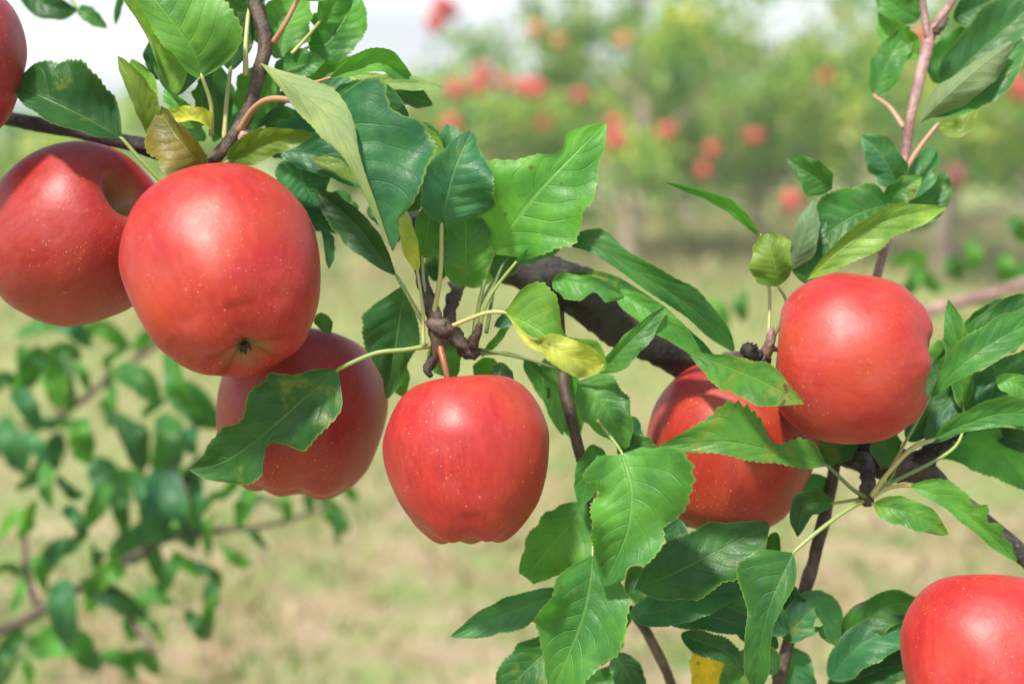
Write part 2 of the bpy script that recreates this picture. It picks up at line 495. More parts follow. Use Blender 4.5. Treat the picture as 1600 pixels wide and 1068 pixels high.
LEAF_N = [0]
def leaf(parent, pts, wl, wr=None, roll=0, fold=14, curl=8, cl=None, cr=None, fl=None, fr=None,
         wave=0.10, ser=0.055, col='mid', dmg=0.0, pet=None, pcol='g', pw=2.6, label=None, n=101, nc=7, teeth=24, bite=()):
    """pts base -> tip as (px, py, dz_cm). wl / wr: half widths in pixels left / right of the way base -> tip,
    one number (a common apple-leaf outline) or a list along the leaf. roll turns the blade about its midrib."""
    LEAF_N[0] += 1
    rs = np.random.default_rng(100 + LEAF_N[0])
    if wr is None: wr = wl
    cl = curl if cl is None else cl
    cr = curl if cr is None else cr
    fl = fold if fl is None else fl
    fr = fold if fr is None else fr
    C = spline(np.array([px3(p) for p in pts]), n)
    t = np.linspace(0, 1, n)
    T = nrm(np.gradient(C, axis=0))
    view = nrm(-C)
    S0 = nrm(np.cross(T, view))
    N0 = np.cross(S0, T)
    tw_ = rs.uniform(0, 6.28)
    ro = np.radians(interp_list(roll, t) + rs.uniform(4, 13) * np.sin(2 * np.pi * rs.uniform(.6, 1.2) * t + tw_))[:, None]
    Sd = S0 * np.cos(ro) + N0 * np.sin(ro)
    Nn = N0 * np.cos(ro) - S0 * np.sin(ro)
    dscale = (-C[:, 2]) / F
    std = (t ** 0.58) * ((1 - t) ** 0.80)
    std = std / std.max()
    halves = []
    s = np.linspace(0, 1, nc + 1)
    ph = rs.uniform(0, 6.28)
    kw = rs.uniform(1.6, 3.0)
    for sgn, w, fd, cu in ((-1, wl, fl, cl), (1, wr, fr, cr)):
        if np.isscalar(w): W = w * std
        else: W = interp_list(w, t)
        for bs, bt, bd, bw in bite:          # notches: side, place along the leaf, depth, width
            if bs == sgn:
                W = W * (1 - bd * np.clip(1.25 - np.abs((t - bt) / bw), 0, 1) ** 0.8)
        W = np.maximum(W, 0.0) * dscale
        fdv, cuv = interp_list(fd, t), interp_list(cu, t)
        th = np.radians(fdv[:, None] + cuv[:, None] * (s[None, :]) ** 1.3)
        ds = 1.0 / nc
        cth, sth = np.cos(th), np.sin(th)
        ax = np.concatenate([np.zeros((n, 1)), np.cumsum((cth[:, 1:] + cth[:, :-1]) / 2 * ds, 1)], 1)
        az = np.concatenate([np.zeros((n, 1)), np.cumsum((sth[:, 1:] + sth[:, :-1]) / 2 * ds, 1)], 1)
        # toothed margin, teeth point to the tip
        ft = (t * teeth + (0.3 if sgn > 0 else 0)) % 1.0
        saw = np.where(ft < 0.75, ft / 0.75, (1 - ft) / 0.25) - 0.5
        env = np.clip(np.sin(np.pi * np.clip(t, 0, 1)) * 1.6, 0, 1)
        amp = ser * (0.6 + 0.8 * rs.random(n).cumsum() % 1.0 * 0 + 0.4)
        lo = 1 + 0.06 * np.sin(2 * np.pi * (t * rs.uniform(2, 4) + rs.random())) + 0.02 * np.sin(2 * np.pi * (t * rs.uniform(5, 8) + rs.random()))
        grow = 1 + (amp * saw * env)[:, None] * (s[None] ** 8) 
        ax, az = ax * grow * lo[:, None], az * grow * lo[:, None]
        off = ax[..., None] * (sgn * Sd)[:, None] + az[..., None] * Nn[:, None]
        P = C[:, None] + off * W[:, None, None]
        # undulating margin and blade puckered between the veins
        wv = wave * (s[None] ** 2) * np.sin(2 * np.pi * kw * t + ph + (1.7 if sgn > 0 else 0))[:, None]
        pk = 0.024 * np.sin(2 * np.pi * (8.5 * t[:, None] - 2.1 * s[None] ** 1.25 + (0.42 if sgn > 0 else 0))) * (np.sin(np.pi * s[None]) ** 0.8)
        lump = 0.09 * np.sin(3.1 * s[None] + 9 * t[:, None] + ph) * s[None] + 0.05 * np.sin(7 * s[None] - 15 * t[:, None] + 2 * ph) * s[None]
        P = P + ((wv + pk + lump) * W[:, None])[..., None] * Nn[:, None]
        halves.append(P)
    Lf, Rt = halves
    P = np.concatenate([Lf[:, :0:-1], Rt], 1)           # columns -nc..0..nc
    m = P.shape[1]
    # midrib groove
    V = c2w(P.reshape(-1, 3))
    vv = 0.5 + 0.5 * np.linspace(-1, 1, m)
    UV = np.stack([np.repeat(t, m), np.tile(vv, n)], 1)
    i = np.arange(n - 1)[:, None]; j = np.arange(m - 1)[None]
    a = (i * m + j).ravel()
    Fc = np.stack([a, a + 1, a + m + 1, a + m], 1)
    o = link_mesh('leaf', V, Fc, M_LEAF, parent, c2w(C[0]), UV)
    c = np.array(LC[col] if isinstance(col, str) else col)
    c = c * rs.uniform(0.9, 1.1) * np.array([rs.uniform(0.9, 1.12), 1.0, rs.uniform(0.9, 1.1)])
    o.color = (*c, 1.0 - max(dmg, rs.choice([0, 0, .05, .09, .13])))
    if label: o['label'] = label
    if pet:
        q = [(*p[:3], pw * (1.25 if k == 0 else 1.0)) for k, p in enumerate(pet)]
        b = pts[0]
        q.append((b[0], b[1], b[2], pw * 0.85))
        x = pts[1]
        q.append((b[0] + (x[0] - b[0]) * 0.12, b[1] + (x[1] - b[1]) * 0.12, b[2] + (x[2] - b[2]) * 0.12 + 0.03, pw * 0.45))
        C2 = np.array([list(px3(p)) + [p[3] / F * (FOCUS + p[2] / 100)] for p in q])
        C2 = spline(C2, 20)
        V2, F2 = tube_geo(C2[:, :3], C2[:, 3], 8)
        po = link_mesh('petiole', c2w(V2), F2, M_PET, o, c2w(C2[0, :3]))
        po.color = (*PC[pcol], 1)
    return o

# ------------------------------------------------------------------ apple builder
PROF = np.array([(0, .60), (.05, .605), (.12, .66), (.22, .78), (.36, .885), (.54, .885), (.73, .765), (.885, .55), (.985, .28), (1.0, 0.0),
                 (.965, -.28), (.885, -.54), (.745, -.735), (.585, -.875), (.44, -.935), (.30, -.91), (.19, -.845), (.10, -.80), (.04, -.785), (0, -.785)])

def apple_geo(hs=1.0, taper=0.0, seed=0, seg=96, rings=72, skew=0.0):
    rs = np.random.default_rng(seed)
    p = spline(np.c_[PROF, np.zeros(len(PROF))], rings)
    r, z = p[:, 0].copy(), p[:, 1] * hs
    r *= 1 - taper * np.clip((0.25 - p[:, 1]), 0, 1.2) ** 1.3
    r[0] = r[-1] = 0
    th = np.linspace(0, 2 * np.pi, seg, endpoint=False)
    low = np.clip(-p[:, 1], 0, 1)[:, None]
    lob = 1 + 0.035 * low * np.cos(5 * th[None] + rs.uniform(0, 6)) + 0.022 * np.cos(2 * th[None] + rs.uniform(0, 6)) + 0.016 * np.cos(3 * th[None] + rs.uniform(0, 6)) + 0.012 * np.sin(4 * p[:, 1])[:, None] * np.cos(2 * th[None] + rs.uniform(0, 6)) + 0.007 * np.cos(7 * th[None] + 5 * p[:, 1][:, None] + rs.uniform(0, 6))
    X = r[:, None] * lob * np.cos(th)
    Y = r[:, None] * lob * np.sin(th)
    Z = z[:, None] * (1 + 0.035 * r[:, None] * np.cos(th + rs.uniform(0, 6))) + skew * X + 0.03 * low * np.cos(5 * th[None] + 1.0) * (r[:, None] < 0.7)
    V = np.stack([X, Y, Z], -1)
    top, bot = V[0, 0], V[-1, 0]
    V = V[1:-1].reshape(-1, 3)
    k = rings - 2
    Fc = []
    for i in range(k - 1):
        for j in range(seg):
            jj = (j + 1) % seg
            Fc.append((i * seg + j, (i + 1) * seg + j, (i + 1) * seg + jj, i * seg + jj))
    V = np.vstack([V, top, bot])
    for j in range(seg):
        jj = (j + 1) % seg
        Fc.append((k * seg, j, jj))
        Fc.append((k * seg + 1, (k - 1) * seg + jj, (k - 1) * seg + j))
    return V, Fc

def apple(c, r_px, stem_dir, label, hs=1.0, taper=0.0, seed=1, stem=None, calyx=False, spin=0.0, col=(0.41, 0.026, 0.015), group='ripe apples on the near branches', skew=0.0, stem_r=4.5):
    d = FOCUS + c[2] / 100
    rad = r_px / F * d
    ctr = Vector(c2w(px3(c)))
    root = empty('apple', ctr, label, 'apple', group)
    ax = Vector(stem_dir).normalized()
    axw = (CM.to_3x3() @ ax).normalized()
    q = axw.to_track_quat('Z', 'Y').to_matrix().to_4x4() @ Matrix.Rotation(R(spin), 4, 'Z')
    V, Fc = apple_geo(hs, taper, seed, skew=skew)
    V = V * rad
    me = bpy.data.meshes.new('skin')
    me.from_pydata(V.tolist(), [], [tuple(int(x) for x in f) for f in Fc])
    me.polygons.foreach_set('use_smooth', [True] * len(me.polygons))
    me.materials.append(M_APPLE)
    body = bpy.data.objects.new('skin', me)
    COL.objects.link(body)
    body.parent = root
    body.rotation_euler = q.to_euler()
    body.color = (col[0] * .86, col[1] * .68, col[2] * .88, 1)
    if calyx:
        Vc, Fcx = [], []
        rs = np.random.default_rng(seed)
        for k in range(6):
            a = k * 2 * np.pi / 6 + rs.uniform(-.2, .2)
            L = rad * rs.uniform(0.05, 0.085)
            u = np.array([math.cos(a), math.sin(a), 0]); w = np.array([-math.sin(a), math.cos(a), 0])
            b0 = np.array([0, 0, -0.79 * hs * rad])
            for m_, (f, zz, ww) in enumerate(((0.1, 0.0, .03), (.5, -.03, .035), (.95, -.06, .024), (1.1, -.10, .006))):
                cpt = b0 + u * L * f + np.array([0, 0, zz * rad])
                Vc += [cpt - w * ww * rad, cpt + w * ww * rad]
            n0 = len(Vc) - 8
            for m_ in range(3):
                Fcx.append((n0 + 2 * m_, n0 + 2 * m_ + 1, n0 + 2 * m_ + 3, n0 + 2 * m_ + 2))
        me2 = bpy.data.meshes.new('calyx')
        me2.from_pydata([tuple(map(float, v)) for v in Vc], [], Fcx)
        me2.materials.append(M_CALYX)
        co = bpy.data.objects.new('calyx', me2)
        COL.objects.link(co)
        co.parent = root
        co.rotation_euler = q.to_euler()
    if stem:
        bw = np.array(ctr) + np.array(axw) * rad * 0.6 * hs
        inv = np.array(CM.inverted())
        b = inv[:3, :3] @ bw + inv[:3, 3]
        C = [list(b) + [stem_r / F * d]] + [list(px3(p)) + [stem_r * (1.0 + .12 * k) / F * d] for k, p in enumerate(stem)]
        C = spline(np.array(C), 18)
        V2, F2 = tube_geo(C[:, :3], C[:, 3], 9, 0.06, seed)
        so = link_mesh('stem', c2w(V2), F2, M_PET, root, c2w(C[0, :3]))
        so.color = (0.22, 0.085, 0.04, 1)
    return root

# ================================================================== SETTING
V = np.array([(-150, -40, 0), (150, -40, 0), (150, 300, 0), (-150, 300, 0)], float)
gr = link_mesh('ground', V, [(0, 1, 2, 3)], M_GROUND, None, (0, 0, 0))
tag(gr, 'dry tan and green orchard ground running back under the trees', 'ground', kind='structure')

def build_grass():
    N = 42000
    y = 1.6 + 12.5 * rng.random(N) ** 1.7
    x = (rng.random(N) - 0.5) * (0.95 * y + 0.5)
    patch = np.sin(x * 3.1 + 1.2) * np.sin(y * 2.3) + np.sin(x * 7.7) * 0.5 + rng.normal(0, .6, N)
    keep = patch > -0.7
    x, y = x[keep], y[keep]
    N = len(x)
    h = rng.uniform(0.012, 0.05, N) * (1 + 0.6 * (y > 6) + 2.2 * (y > 7.6))
    a = rng.uniform(0, 6.28, N)
    w = rng.uniform(0.0015, 0.0035, N) * (1 + y / 4)
    lean = rng.uniform(0.2, 1.4, N) * h
    b = rng.uniform(0, 6.28, N)
    P = np.zeros((N, 5, 3))
    bx, by = np.cos(b) * lean, np.sin(b) * lean
    wx, wy = np.cos(a) * w, np.sin(a) * w
    P[:, 0] = np.c_[x - wx, y - wy, np.zeros(N)]
    P[:, 1] = np.c_[x + wx, y + wy, np.zeros(N)]
    P[:, 2] = np.c_[x + bx * .4 + wx * .8, y + by * .4 + wy * .8, h * .6]
    P[:, 3] = np.c_[x + bx * .4 - wx * .8, y + by * .4 - wy * .8, h * .6]
    P[:, 4] = np.c_[x + bx, y + by, h]
    k = np.arange(N)[:, None] * 5
    quads = (k + np.array([[0, 1, 2, 3]])).tolist()
    tris = (k + np.array([[3, 2, 4]])).tolist()
    return link_mesh('grass', P.reshape(-1, 3), quads + tris, M_GRASS, None, (0, 5, 0), smooth=False)
tag(build_grass(), 'short dry straw coloured grass with green tufts on the orchard floor', 'grass', kind='stuff')

# ------------------------------------------------------------------ background trees
def crown_geo(H, base, rad, nleaf, seed, lsize=0.072):
    rs = np.random.default_rng(seed)
    # limbs: curves leaving the trunk, leaves gathered in clumps along them
    limbs, centres = [], []
    nl = 11
    for k in range(nl):
        z0 = base * 0.85 + (H * 0.62 - base) * (k / nl) ** 1.1 + rs.uniform(-.05, .05)
        a = k * 2.4 + rs.uniform(-.5, .5)
        L = rad * rs.uniform(.65, 1.1) * (1 - 0.45 * (k / nl))
        rise = rs.uniform(.15, .65) * L + (H - z0) * 0.25 * rs.random()
        p0 = np.array([0, 0, z0])
        p1 = p0 + np.array([math.cos(a) * L * .5, math.sin(a) * L * .5, rise * .35])
        p2 = p0 + np.array([math.cos(a + .2) * L, math.sin(a + .2) * L, rise])
        limbs.append((p0, p1, p2))
        for f in np.linspace(.35, 1.1, 7):
            q = p0 + (p2 - p0) * f + rs.normal(0, .09 * rad, 3)
            centres.append(q)
    for k in range(8):
        centres.append(np.array([rs.normal(0, .12 * rad), rs.normal(0, .12 * rad), H * rs.uniform(.62, 1.0)]))
    for k in range(5):                       # upright shoots
        q = centres[rs.integers(len(centres))]
        for f in (0.1, .2, .3): centres.append(q + np.array([0, 0, f * H * .4]))
    centres = np.array(centres)
    c = centres[rs.integers(len(centres), size=nleaf)] + rs.normal(0, 1, (nleaf, 3)) * np.array([.075, .075, .07]) * rad
    c[:, 2] = np.maximum(c[:, 2], base * .7)
    u = nrm(rs.normal(0, 1, (nleaf, 3)) + np.array([0, 0, -.35]))
    v = nrm(np.cross(u, rs.normal(0, 1, (nleaf, 3))))
    w = np.cross(u, v)
    L = lsize * rs.uniform(.7, 1.3, (nleaf, 1)); B = L * .30
    P = np.stack([c - u * L * .5, c - u * L * .1 + v * B + w * B * .3, c + u * L * .5, c - u * L * .1 - v * B + w * B * .3], 1).reshape(-1, 3)
    Fc = (np.arange(nleaf)[:, None] * 4 + np.array([[0, 1, 2], [0, 2, 3]]).reshape(1, 6)).reshape(-1, 3)
    return P, Fc, limbs

def orchard_tree_parts(H, base, rad, nleaf, seed):
    P, Fc, limbs = crown_geo(H, base, rad, nleaf, seed)
    rs = np.random.default_rng(seed + 50)
    C = spline(np.array([(0, 0, -.03), (rs.uniform(-.03, .03), 0, base * .5), (rs.uniform(-.06, .06), rs.uniform(-.05, .05), base), (rs.uniform(-.1, .1), 0, H * .6), (0, 0, H * .92)]), 24)
    Vt, Ft = tube_geo(C, np.interp(np.linspace(0, 1, 24), [0, .08, .35, 1], [.075, .05, .042, .010]) * H / 1.8, 12, .12, seed)
    parts = [(Vt, Ft)]
    for p0, p1, p2 in limbs:
        C = spline(np.array([p0 - np.array([0, 0, .02]), p1, p2]), 12)
        parts.append(tube_geo(C, np.linspace(.022, .006, 12) * H / 1.8, 7, .1, seed))
    return (P, Fc), parts

def tree(loc, H, base, rad, nleaf, seed, label, group='apple trees of the background rows'):
    root = empty('apple_tree', loc, label, 'tree', group)
    (P, Fc), parts = orchard_tree_parts(H, base, rad, nleaf, seed)
    L0 = np.array(loc, float)
    link_mesh('crown', P + L0, Fc, M_CROWN, root, L0 + np.array([0, 0, H * .6]), smooth=False)
    link_mesh('trunk', parts[0][0] + L0, parts[0][1], M_TRUNK, root, L0)
    for Vl, Fl in parts[1:]:
        link_mesh('limb', Vl + L0, Fl, M_TRUNK, root, Vl[0] + L0)
    return root

def ground_at(px, d):   # point on the ground seen at column px, d metres ahead
    return ((px - 800) / F * d, d, 0)

TREES = [  # column, distance, height, clear stem, crown radius, leaves, label
    (985, 9.0, 2.15, .36, 1.1, 4830, 'tallest pale trunked apple tree of the nearest background row, rising above the middle leaves'),
    (760, 9.3, 1.5, .34, .95, 3679, 'low background apple tree with many red fruits, left of the tall one'),
    (1190, 9.6, 1.41, .28, 1.0, 3449, 'low open crowned background apple tree under the bright gap of sky'),
    (1480, 8.4, 2.37, .30, 1.1, 4600, 'leafy background apple tree behind the upright pink shoot at the right'),
    (1730, 7.2, 2.31, .28, 1.0, 3679, 'background apple tree cut by the right edge of the picture'),
    (550, 10.5, 1.05, .36, .75, 2530, 'small background apple tree half hidden behind the leaves right of the big front apple'),
    (300, 11.5, 1.2, .36, .8, 2300, 'far apple tree hidden behind the two left apples'),
    (40, 9.5, 1.0, .30, .7, 1954, 'low far apple tree at the left edge, seen over the left apple'),
    (1075, 12.5, 1.65, .45, .9, 2760, 'slim second row apple tree just right of the tall pale trunked one'),
    (1330, 13.5, 1.87, .45, .95, 2989, 'second row apple tree in the hazy distance left of the pink shoot'),
    (880, 14.0, 1.5, .45, .9, 2530, 'second row apple tree whose top shows left of the tallest one'),
    (660, 15.0, 1.35, .45, .9, 2300, 'second row apple tree under the white sky at the upper middle'),
    (1600, 13.0, 2.2, .45, 1.0, 2989, 'second row apple tree behind the curled pale leaf at the right'),
    (1200, 18.5, 1.59, .45, 1.1, 2530, 'furthest apple tree, a grey green blur in the gap of sky'),
    (960, 19.0, 1.76, .45, 1.1, 2530, 'furthest apple tree behind the top of the tall pale trunked one'),
    (1400, 11.0, 2.09, .35, 1.0, 2989, 'yellowish background apple tree seen between the tall tree and the pink shoot'),
    (1120, 15.5, 1.49, .35, 1.0, 2530, 'second row apple tree low in the gap right of the tall pale trunked one'),
    (160, 16.0, 1.3, .4, 1.0, 2070, 'far low apple tree behind the dark serrated leaf at the left'),
]
for k, (cx, d, H, b, r, nl, lab) in enumerate(TREES):
    tree(ground_at(cx, d), H, b, r, nl, 20 + k, lab)

# apples on the background trees (single meshes: a few blurred pixels each)
fa_V, fa_F = apple_geo(.95, .05, 3, 20, 16)
FAR = [  # px, py, distance, diameter px, label
    (1236, 313, 5.6, 36, 'small sharp edged red apple beside the pale leaf underside right of centre'),
    (962, 219, 8.2, 38, 'pink background apple just right of the large bright leaf tip'),
    (958, 192, 8.3, 26, 'smaller pink background apple directly above the pink one by the bright leaf tip'),
    (705, 196, 8.6, 34, 'lone red background apple above the small green leaf right of the twisted leaf'),
    (712, 140, 8.8, 32, 'red background apple at the left end of the upper row of fruit'),
    (748, 133, 8.8, 34, 'red background apple below the topmost one in the upper row of fruit'),
    (754, 108, 8.9, 26, 'topmost red background apple in the upper row of fruit'),
    (785, 127, 9.0, 26, 'faint pink background apple in the middle of the upper row'),
    (815, 137, 8.9, 30, 'left one of the dark red touching pair ending the upper row of fruit'),
    (838, 139, 8.8, 34, 'right one of the dark red touching pair ending the upper row of fruit'),
    (690, 8, 8.6, 32, 'red apple at the top edge in the highest background cluster'),
    (705, 18, 8.7, 28, 'right hand red apple of the highest background cluster'),
    (680, 36, 8.6, 34, 'lowest red apple of the highest background cluster'),
    (1112, 234, 8.6, 26, 'dull red background apple right of the pale trunk'),
    (1180, 213, 9.0, 24, 'dull red background apple among the leaves of the low open tree'),
    (1100, 266, 8.7, 26, 'faint pink background apple low on the tall tree'),
    (838, 46, 8.8, 30, 'faint orange apple against the sky left of the tall tree'),
    (874, 66, 8.8, 24, 'small faint orange apple just below the one against the sky'),
    (975, 64, 8.5, 28, 'orange red apple high in the tall background tree'),
    (1042, 205, 8.4, 28, 'faint brownish apple in the middle of the tall background tree'),
    (1436, 60, 7.6, 36, 'red background apple touching the upright pink shoot'),
    (1582, 130, 6.8, 44, 'pink red background apple at the right edge below the curled pale leaf'),
    (1598, 144, 6.9, 40, 'pink red background apple cut by the right edge'),
    (1290, 122, 9.2, 26, 'faint pink apple on the low tree below the sky gap'),
    (1345, 190, 9.3, 24, 'faint orange apple just left of the pink shoot'),
    (850, 190, 8.9, 24, 'faint red apple among pale leaves above the large bright leaf'),
    (905, 150, 8.8, 24, 'faint pink apple left of the tall tree among yellowish leaves'),
    (1495, 275, 6.9, 34, 'dark plum coloured apple right of the pink shoot'),
]
far_me = None
for px, py, d, dia, lab in FAR:
    dd = d - (0.0 if d < 6 else 1.0)
    p = np.array([(px - 800) / F * dd, (534 - py) / F * dd, -dd])
    w = c2w(p)
    if far_me is None:
        far_me = bpy.data.meshes.new('apple')
        far_me.from_pydata(fa_V.tolist(), [], [tuple(int(x) for x in f) for f in fa_F])
        far_me.polygons.foreach_set('use_smooth', [True] * len(far_me.polygons))
        far_me.materials.append(M_APPLE)
    o = bpy.data.objects.new('apple', far_me)
    COL.objects.link(o)
    o.location = w
    rr = min(dia, 33) / 2 / F * dd
    o.scale = (rr, rr, rr)
    o.rotation_euler = (random.uniform(-.5, .5), random.uniform(-.5, .5), random.uniform(0, 6))
    o.color = (0.20, 0.03, 0.045, 1) if 'plum' in lab else ((0.46, 0.16, 0.06, 1) if 'orange' in lab else (0.50, 0.05, 0.05, 1))
    tag(o, lab, 'apple', 'apples on the background trees')

rq = random.Random(3)
for k in range(20):
    px, py, dd = rq.uniform(620, 1580), rq.uniform(70, 270), rq.uniform(8.0, 11.5)
    o = bpy.data.objects.new('apple', far_me)
    COL.objects.link(o)
    o.location = c2w(np.array([(px - 800) / F * dd, (534 - py) / F * dd, -dd]))
    o.scale = (.036,) * 3
    o.color = rq.choice([(0.42, 0.08, 0.07, 1), (0.45, 0.16, 0.08, 1), (0.36, 0.05, 0.06, 1)])
    tag(o, 'faint small apple, one of many scattered through the blurred background trees', 'apple', 'faint apples scattered in the background trees')

# ------------------------------------------------------------------ air
hb = np.array([(x, y, z) for x in (-160, 160) for y in (-50, 310) for z in (-1.0, 3.4)], float)
hm, hn, hl = new_mat('haze')
h_o = hn.new('ShaderNodeOutputMaterial')
h_v = hn.new('ShaderNodeVolumePrincipled')
h_v.inputs['Color'].default_value = (0.93, 0.96, 0.97, 1)
h_v.inputs['Density'].default_value = 0.009
h_v.inputs['Anisotropy'].default_value = 0.2
hl.new(h_v.outputs[0], h_o.inputs['Volume'])
hz = link_mesh('haze', hb, [(0, 1, 3, 2), (4, 6, 7, 5), (0, 4, 5, 1), (2, 3, 7, 6), (0, 2, 6, 4), (1, 5, 7, 3)], hm, None, (0, 0, 0), smooth=False)
tag(hz, 'thin pale summer haze softening the far apple rows', 'haze', kind='stuff')

# ================================================================== NEAR APPLES
apple((119, 369, 4.5), 137, (.74, .46, .46), 'large red apple at the left edge with its stalk hollow turned to the right', hs=1.04, seed=11, spin=40, col=(0.36, 0.023, 0.014),
      stem=[(234, 326, 5.8), (262, 288, 5.4)], stem_r=3.2)
apple((352, 421, 0), 152, (-.30, .87, -.39), 'biggest glossy red apple at front left with its dry eye showing at lower right', hs=1.08, taper=.03, seed=12, calyx=True, spin=10,
      stem=[(322, 270, 2.6), (322, 255, 2.6)], col=(0.44, 0.028, 0.017))
apple((470, 645, 6.5), 134, (.10, .95, -.22), 'shaded red apple behind the biggest one with a dark leaf lying across it', hs=1.0, seed=13, spin=70,
      stem=[(472, 520, 7.0), (440, 470, 6.4)], col=(0.36, 0.024, 0.015))
apple((728, 716, 1.0), 131, (-.06, .98, -.16), 'red apple hanging alone at the centre from a short orange stalk', hs=1.04, taper=.15, seed=14, spin=20,
      stem=[(704, 606, .7), (695, 572, .7), (688, 544, 1.0), (685, 526, 1.3)], stem_r=4.6, col=(0.44, 0.027, 0.018))
apple((1140, 702, 5.5), 132, (.25, .90, .25), 'red apple tucked below and behind another with a chewed leaf across its front', hs=1.02, seed=15, spin=120,
      stem=[(1180, 575, 5.0), (1195, 560, 3.5)], col=(0.38, 0.028, 0.012))
apple((1328, 560, 0.5), 131, (-.965, .08, -.2), 'red apple lying sideways at right with its eye at its right side', hs=.95, taper=.0, seed=16, calyx=True, spin=200,
      stem=[(1205, 545, 2.2), (1196, 560, 2.6)], col=(0.43, 0.028, 0.016))
apple((1550, 1034, -1.0), 138, (.05, .93, -.34), 'bright red apple cut by the bottom right corner', hs=1.02, seed=17, spin=80, col=(0.47, 0.027, 0.02), stem_r=3.5,
      stem=[(1550, 918, 4.6), (1556, 906, 8.0)])
apple((-96, 92, 1.0), 132, (.2, .93, .1), 'red apple at the top left corner, mostly outside the picture', hs=1.0, seed=18, spin=140, col=(0.36, 0.024, 0.02),
      stem=[(-80, -40, 1.2), (-70, -90, 2)])

# ================================================================== NEAR BRANCHES
NEAR = 'leafy branches of the near apple tree'
def branch(px, label):
    return empty('apple_branch', c2w(px3(px)), label, 'branch', NEAR)

# ---- A: upper left shoot
A = branch((398, -60, 3), 'brown leafy shoot coming down from the top edge above the biggest apple')
tube('twig', [(380, -160, 5, 14), (392, -60, 3.5, 12), (400, 5, 3, 11), (414, 62, 2.8, 11), (404, 118, 2.6, 10), (386, 178, 2.6, 10), (352, 230, 2.6, 11), (318, 262, 2.6, 9)], M_TWIG, A, 14, 60, .10, 1)
tube('limb', [(-260, 140, 10, 14), (-60, 172, 8, 12), (30, 188, 7, 11), (140, 210, 6, 12), (232, 230, 5, 14), (300, 246, 4, 13), (325, 258, 3, 10)], M_LIMB, A, 14, 60, .10, 2)
tube('bud', [(388, 205, 2.2, 6), (380, 212, 2.0, 7), (374, 222, 2.0, 3)], M_SHOOT, A, 9, 8, .1, 3)
leaf(A, [(316, 121, 1.6), (294, 68, 1.0), (244, 4, .6), (205, -50, .8)], 34, 92, roll=-8, fold=12, curl=6, col='bright', pet=[(330, 212, 2.6), (330, 165, 2.2)], pcol='y', pw=3.4)
leaf(A, [(270, 152, 2.2), (250, 88, 2.0), (222, 34, 1.4), (176, -34, .6)], 26, 52, roll=12, fl=50, fr=10, cl=85, cr=5, col='lime', pet=[(300, 225, 2.8), (275, 170, 2.4)], pcol='y', pw=3.2)
leaf(A, [(276, 150, 3.4), (275, 90, 3.6), (270, 20, 3.8)], 34, 44, roll=10, col='dark')
leaf(A, [(192, 218, 1.6), (140, 188, 1.2), (84, 160, 1.0), (24, 132, 1.6)], [0, 40, 48, 50, 46, 32, 8], [0, 44, 66, 74, 68, 50, 14], roll=-6, fl=55, fr=4, curl=10, col='deep', dmg=.14, pet=[(258, 290, 2.2), (220, 250, 1.8)], pcol='g', pw=3.2, label='dark green leaf with finely toothed upper edge and small pale holes')
leaf(A, [(240, 216, 1.4), (226, 172, .8), (208, 130, .4), (184, 88, .4)], 16, 26, roll=10, fl=30, fr=14, col='olive', dmg=.12)
leaf(A, [(222, 180, 3.2), (228, 140, 3.2), (206, 92, 3.0)], 26, 24, roll=20, col='lime', dmg=.1)
leaf(A, [(322, 266, .8), (294, 234, .2), (272, 206, .2), (250, 172, 1.0)], [0, 44, 54, 52, 40, 26, 6], [0, 26, 36, 38, 34, 22, 6], roll=10, fl=14, fr=30, cl=26, cr=50, col='brown', dmg=.22, label='curled yellow and brown leaf just above the biggest apple')
leaf(A, [(328, 186, 2.4), (302, 176, 1.8), (276, 160, 1.8), (258, 138, 2.2)], 24, 28, roll=30, fold=30, col='fresh')
leaf(A, [(330, 200, 1.4), (312, 188, .9), (285, 184, .9), (256, 186, 1.4)], 14, 20, roll=-30, fold=25, curl=30, col='yellow', dmg=.12)
leaf(A, [(358, 252, 1.8), (398, 232, 1.2), (444, 216, .9), (490, 212, 1.0)], 28, 24, roll=-10, fold=20, col='olive', dmg=.1, pet=[(338, 258, 2.4)])
leaf(A, [(360, 110, 3.4), (370, 60, 3.4), (372, -10, 3.4), (368, -60, 3.6)], 36, 34, roll=15, col='deep', pet=[(350, 222, 2.8), (354, 160, 3.0)], pcol='y', pw=3.6)
leaf(A, [(388, 20, 3.0), (376, -40, 2.4), (356, -110, 2.0)], 40, 44, roll=-20, col='mid', pet=[(384, 118, 2.4), (384, 70, 2.4)], pcol='y', pw=3.8)
leaf(A, [(466, -2, 1.8), (486, -50, 1.2), (500, -120, 1.0)], 44, 44, roll=-20, col='mid', pet=[(428, 66, 2.4), (444, 40, 2.0)], pcol='p', pw=4.2)
leaf(A, [(436, 90, 3.6), (446, 50, 3.8), (470, -20, 4.0)], 42, 44, roll=16, col='fresh')
leaf(A, [(500, 34, 3.0), (524, 6, 2.8), (556, -30, 2.6)], 26, 24, roll=-12, col='fresh', pet=[(456, 84, 3.2), (478, 60, 3.2)], pcol='y')
leaf(A, [(482, 74, 4.6), (512, 66, 4.6), (542, 20, 4.8), (552, -20, 5.0)], 46, 40, roll=0, col='mid', pet=[(452, 88, 4.0)], pcol='y')
leaf(A, [(418, 104, 4.2), (400, 150, 4.4), (384, 196, 4.6)], 36, 36, roll=-10, col='mid')
leaf(A, [(330, 96, 4.2), (336, 150, 4.2), (344, 215, 4.2)], 30, 34, roll=24, col='dark')
leaf(A, [(430, 118, 3.6), (466, 102, 3.4), (508, 96, 3.2)], 26, 26, roll=24, col='mid')
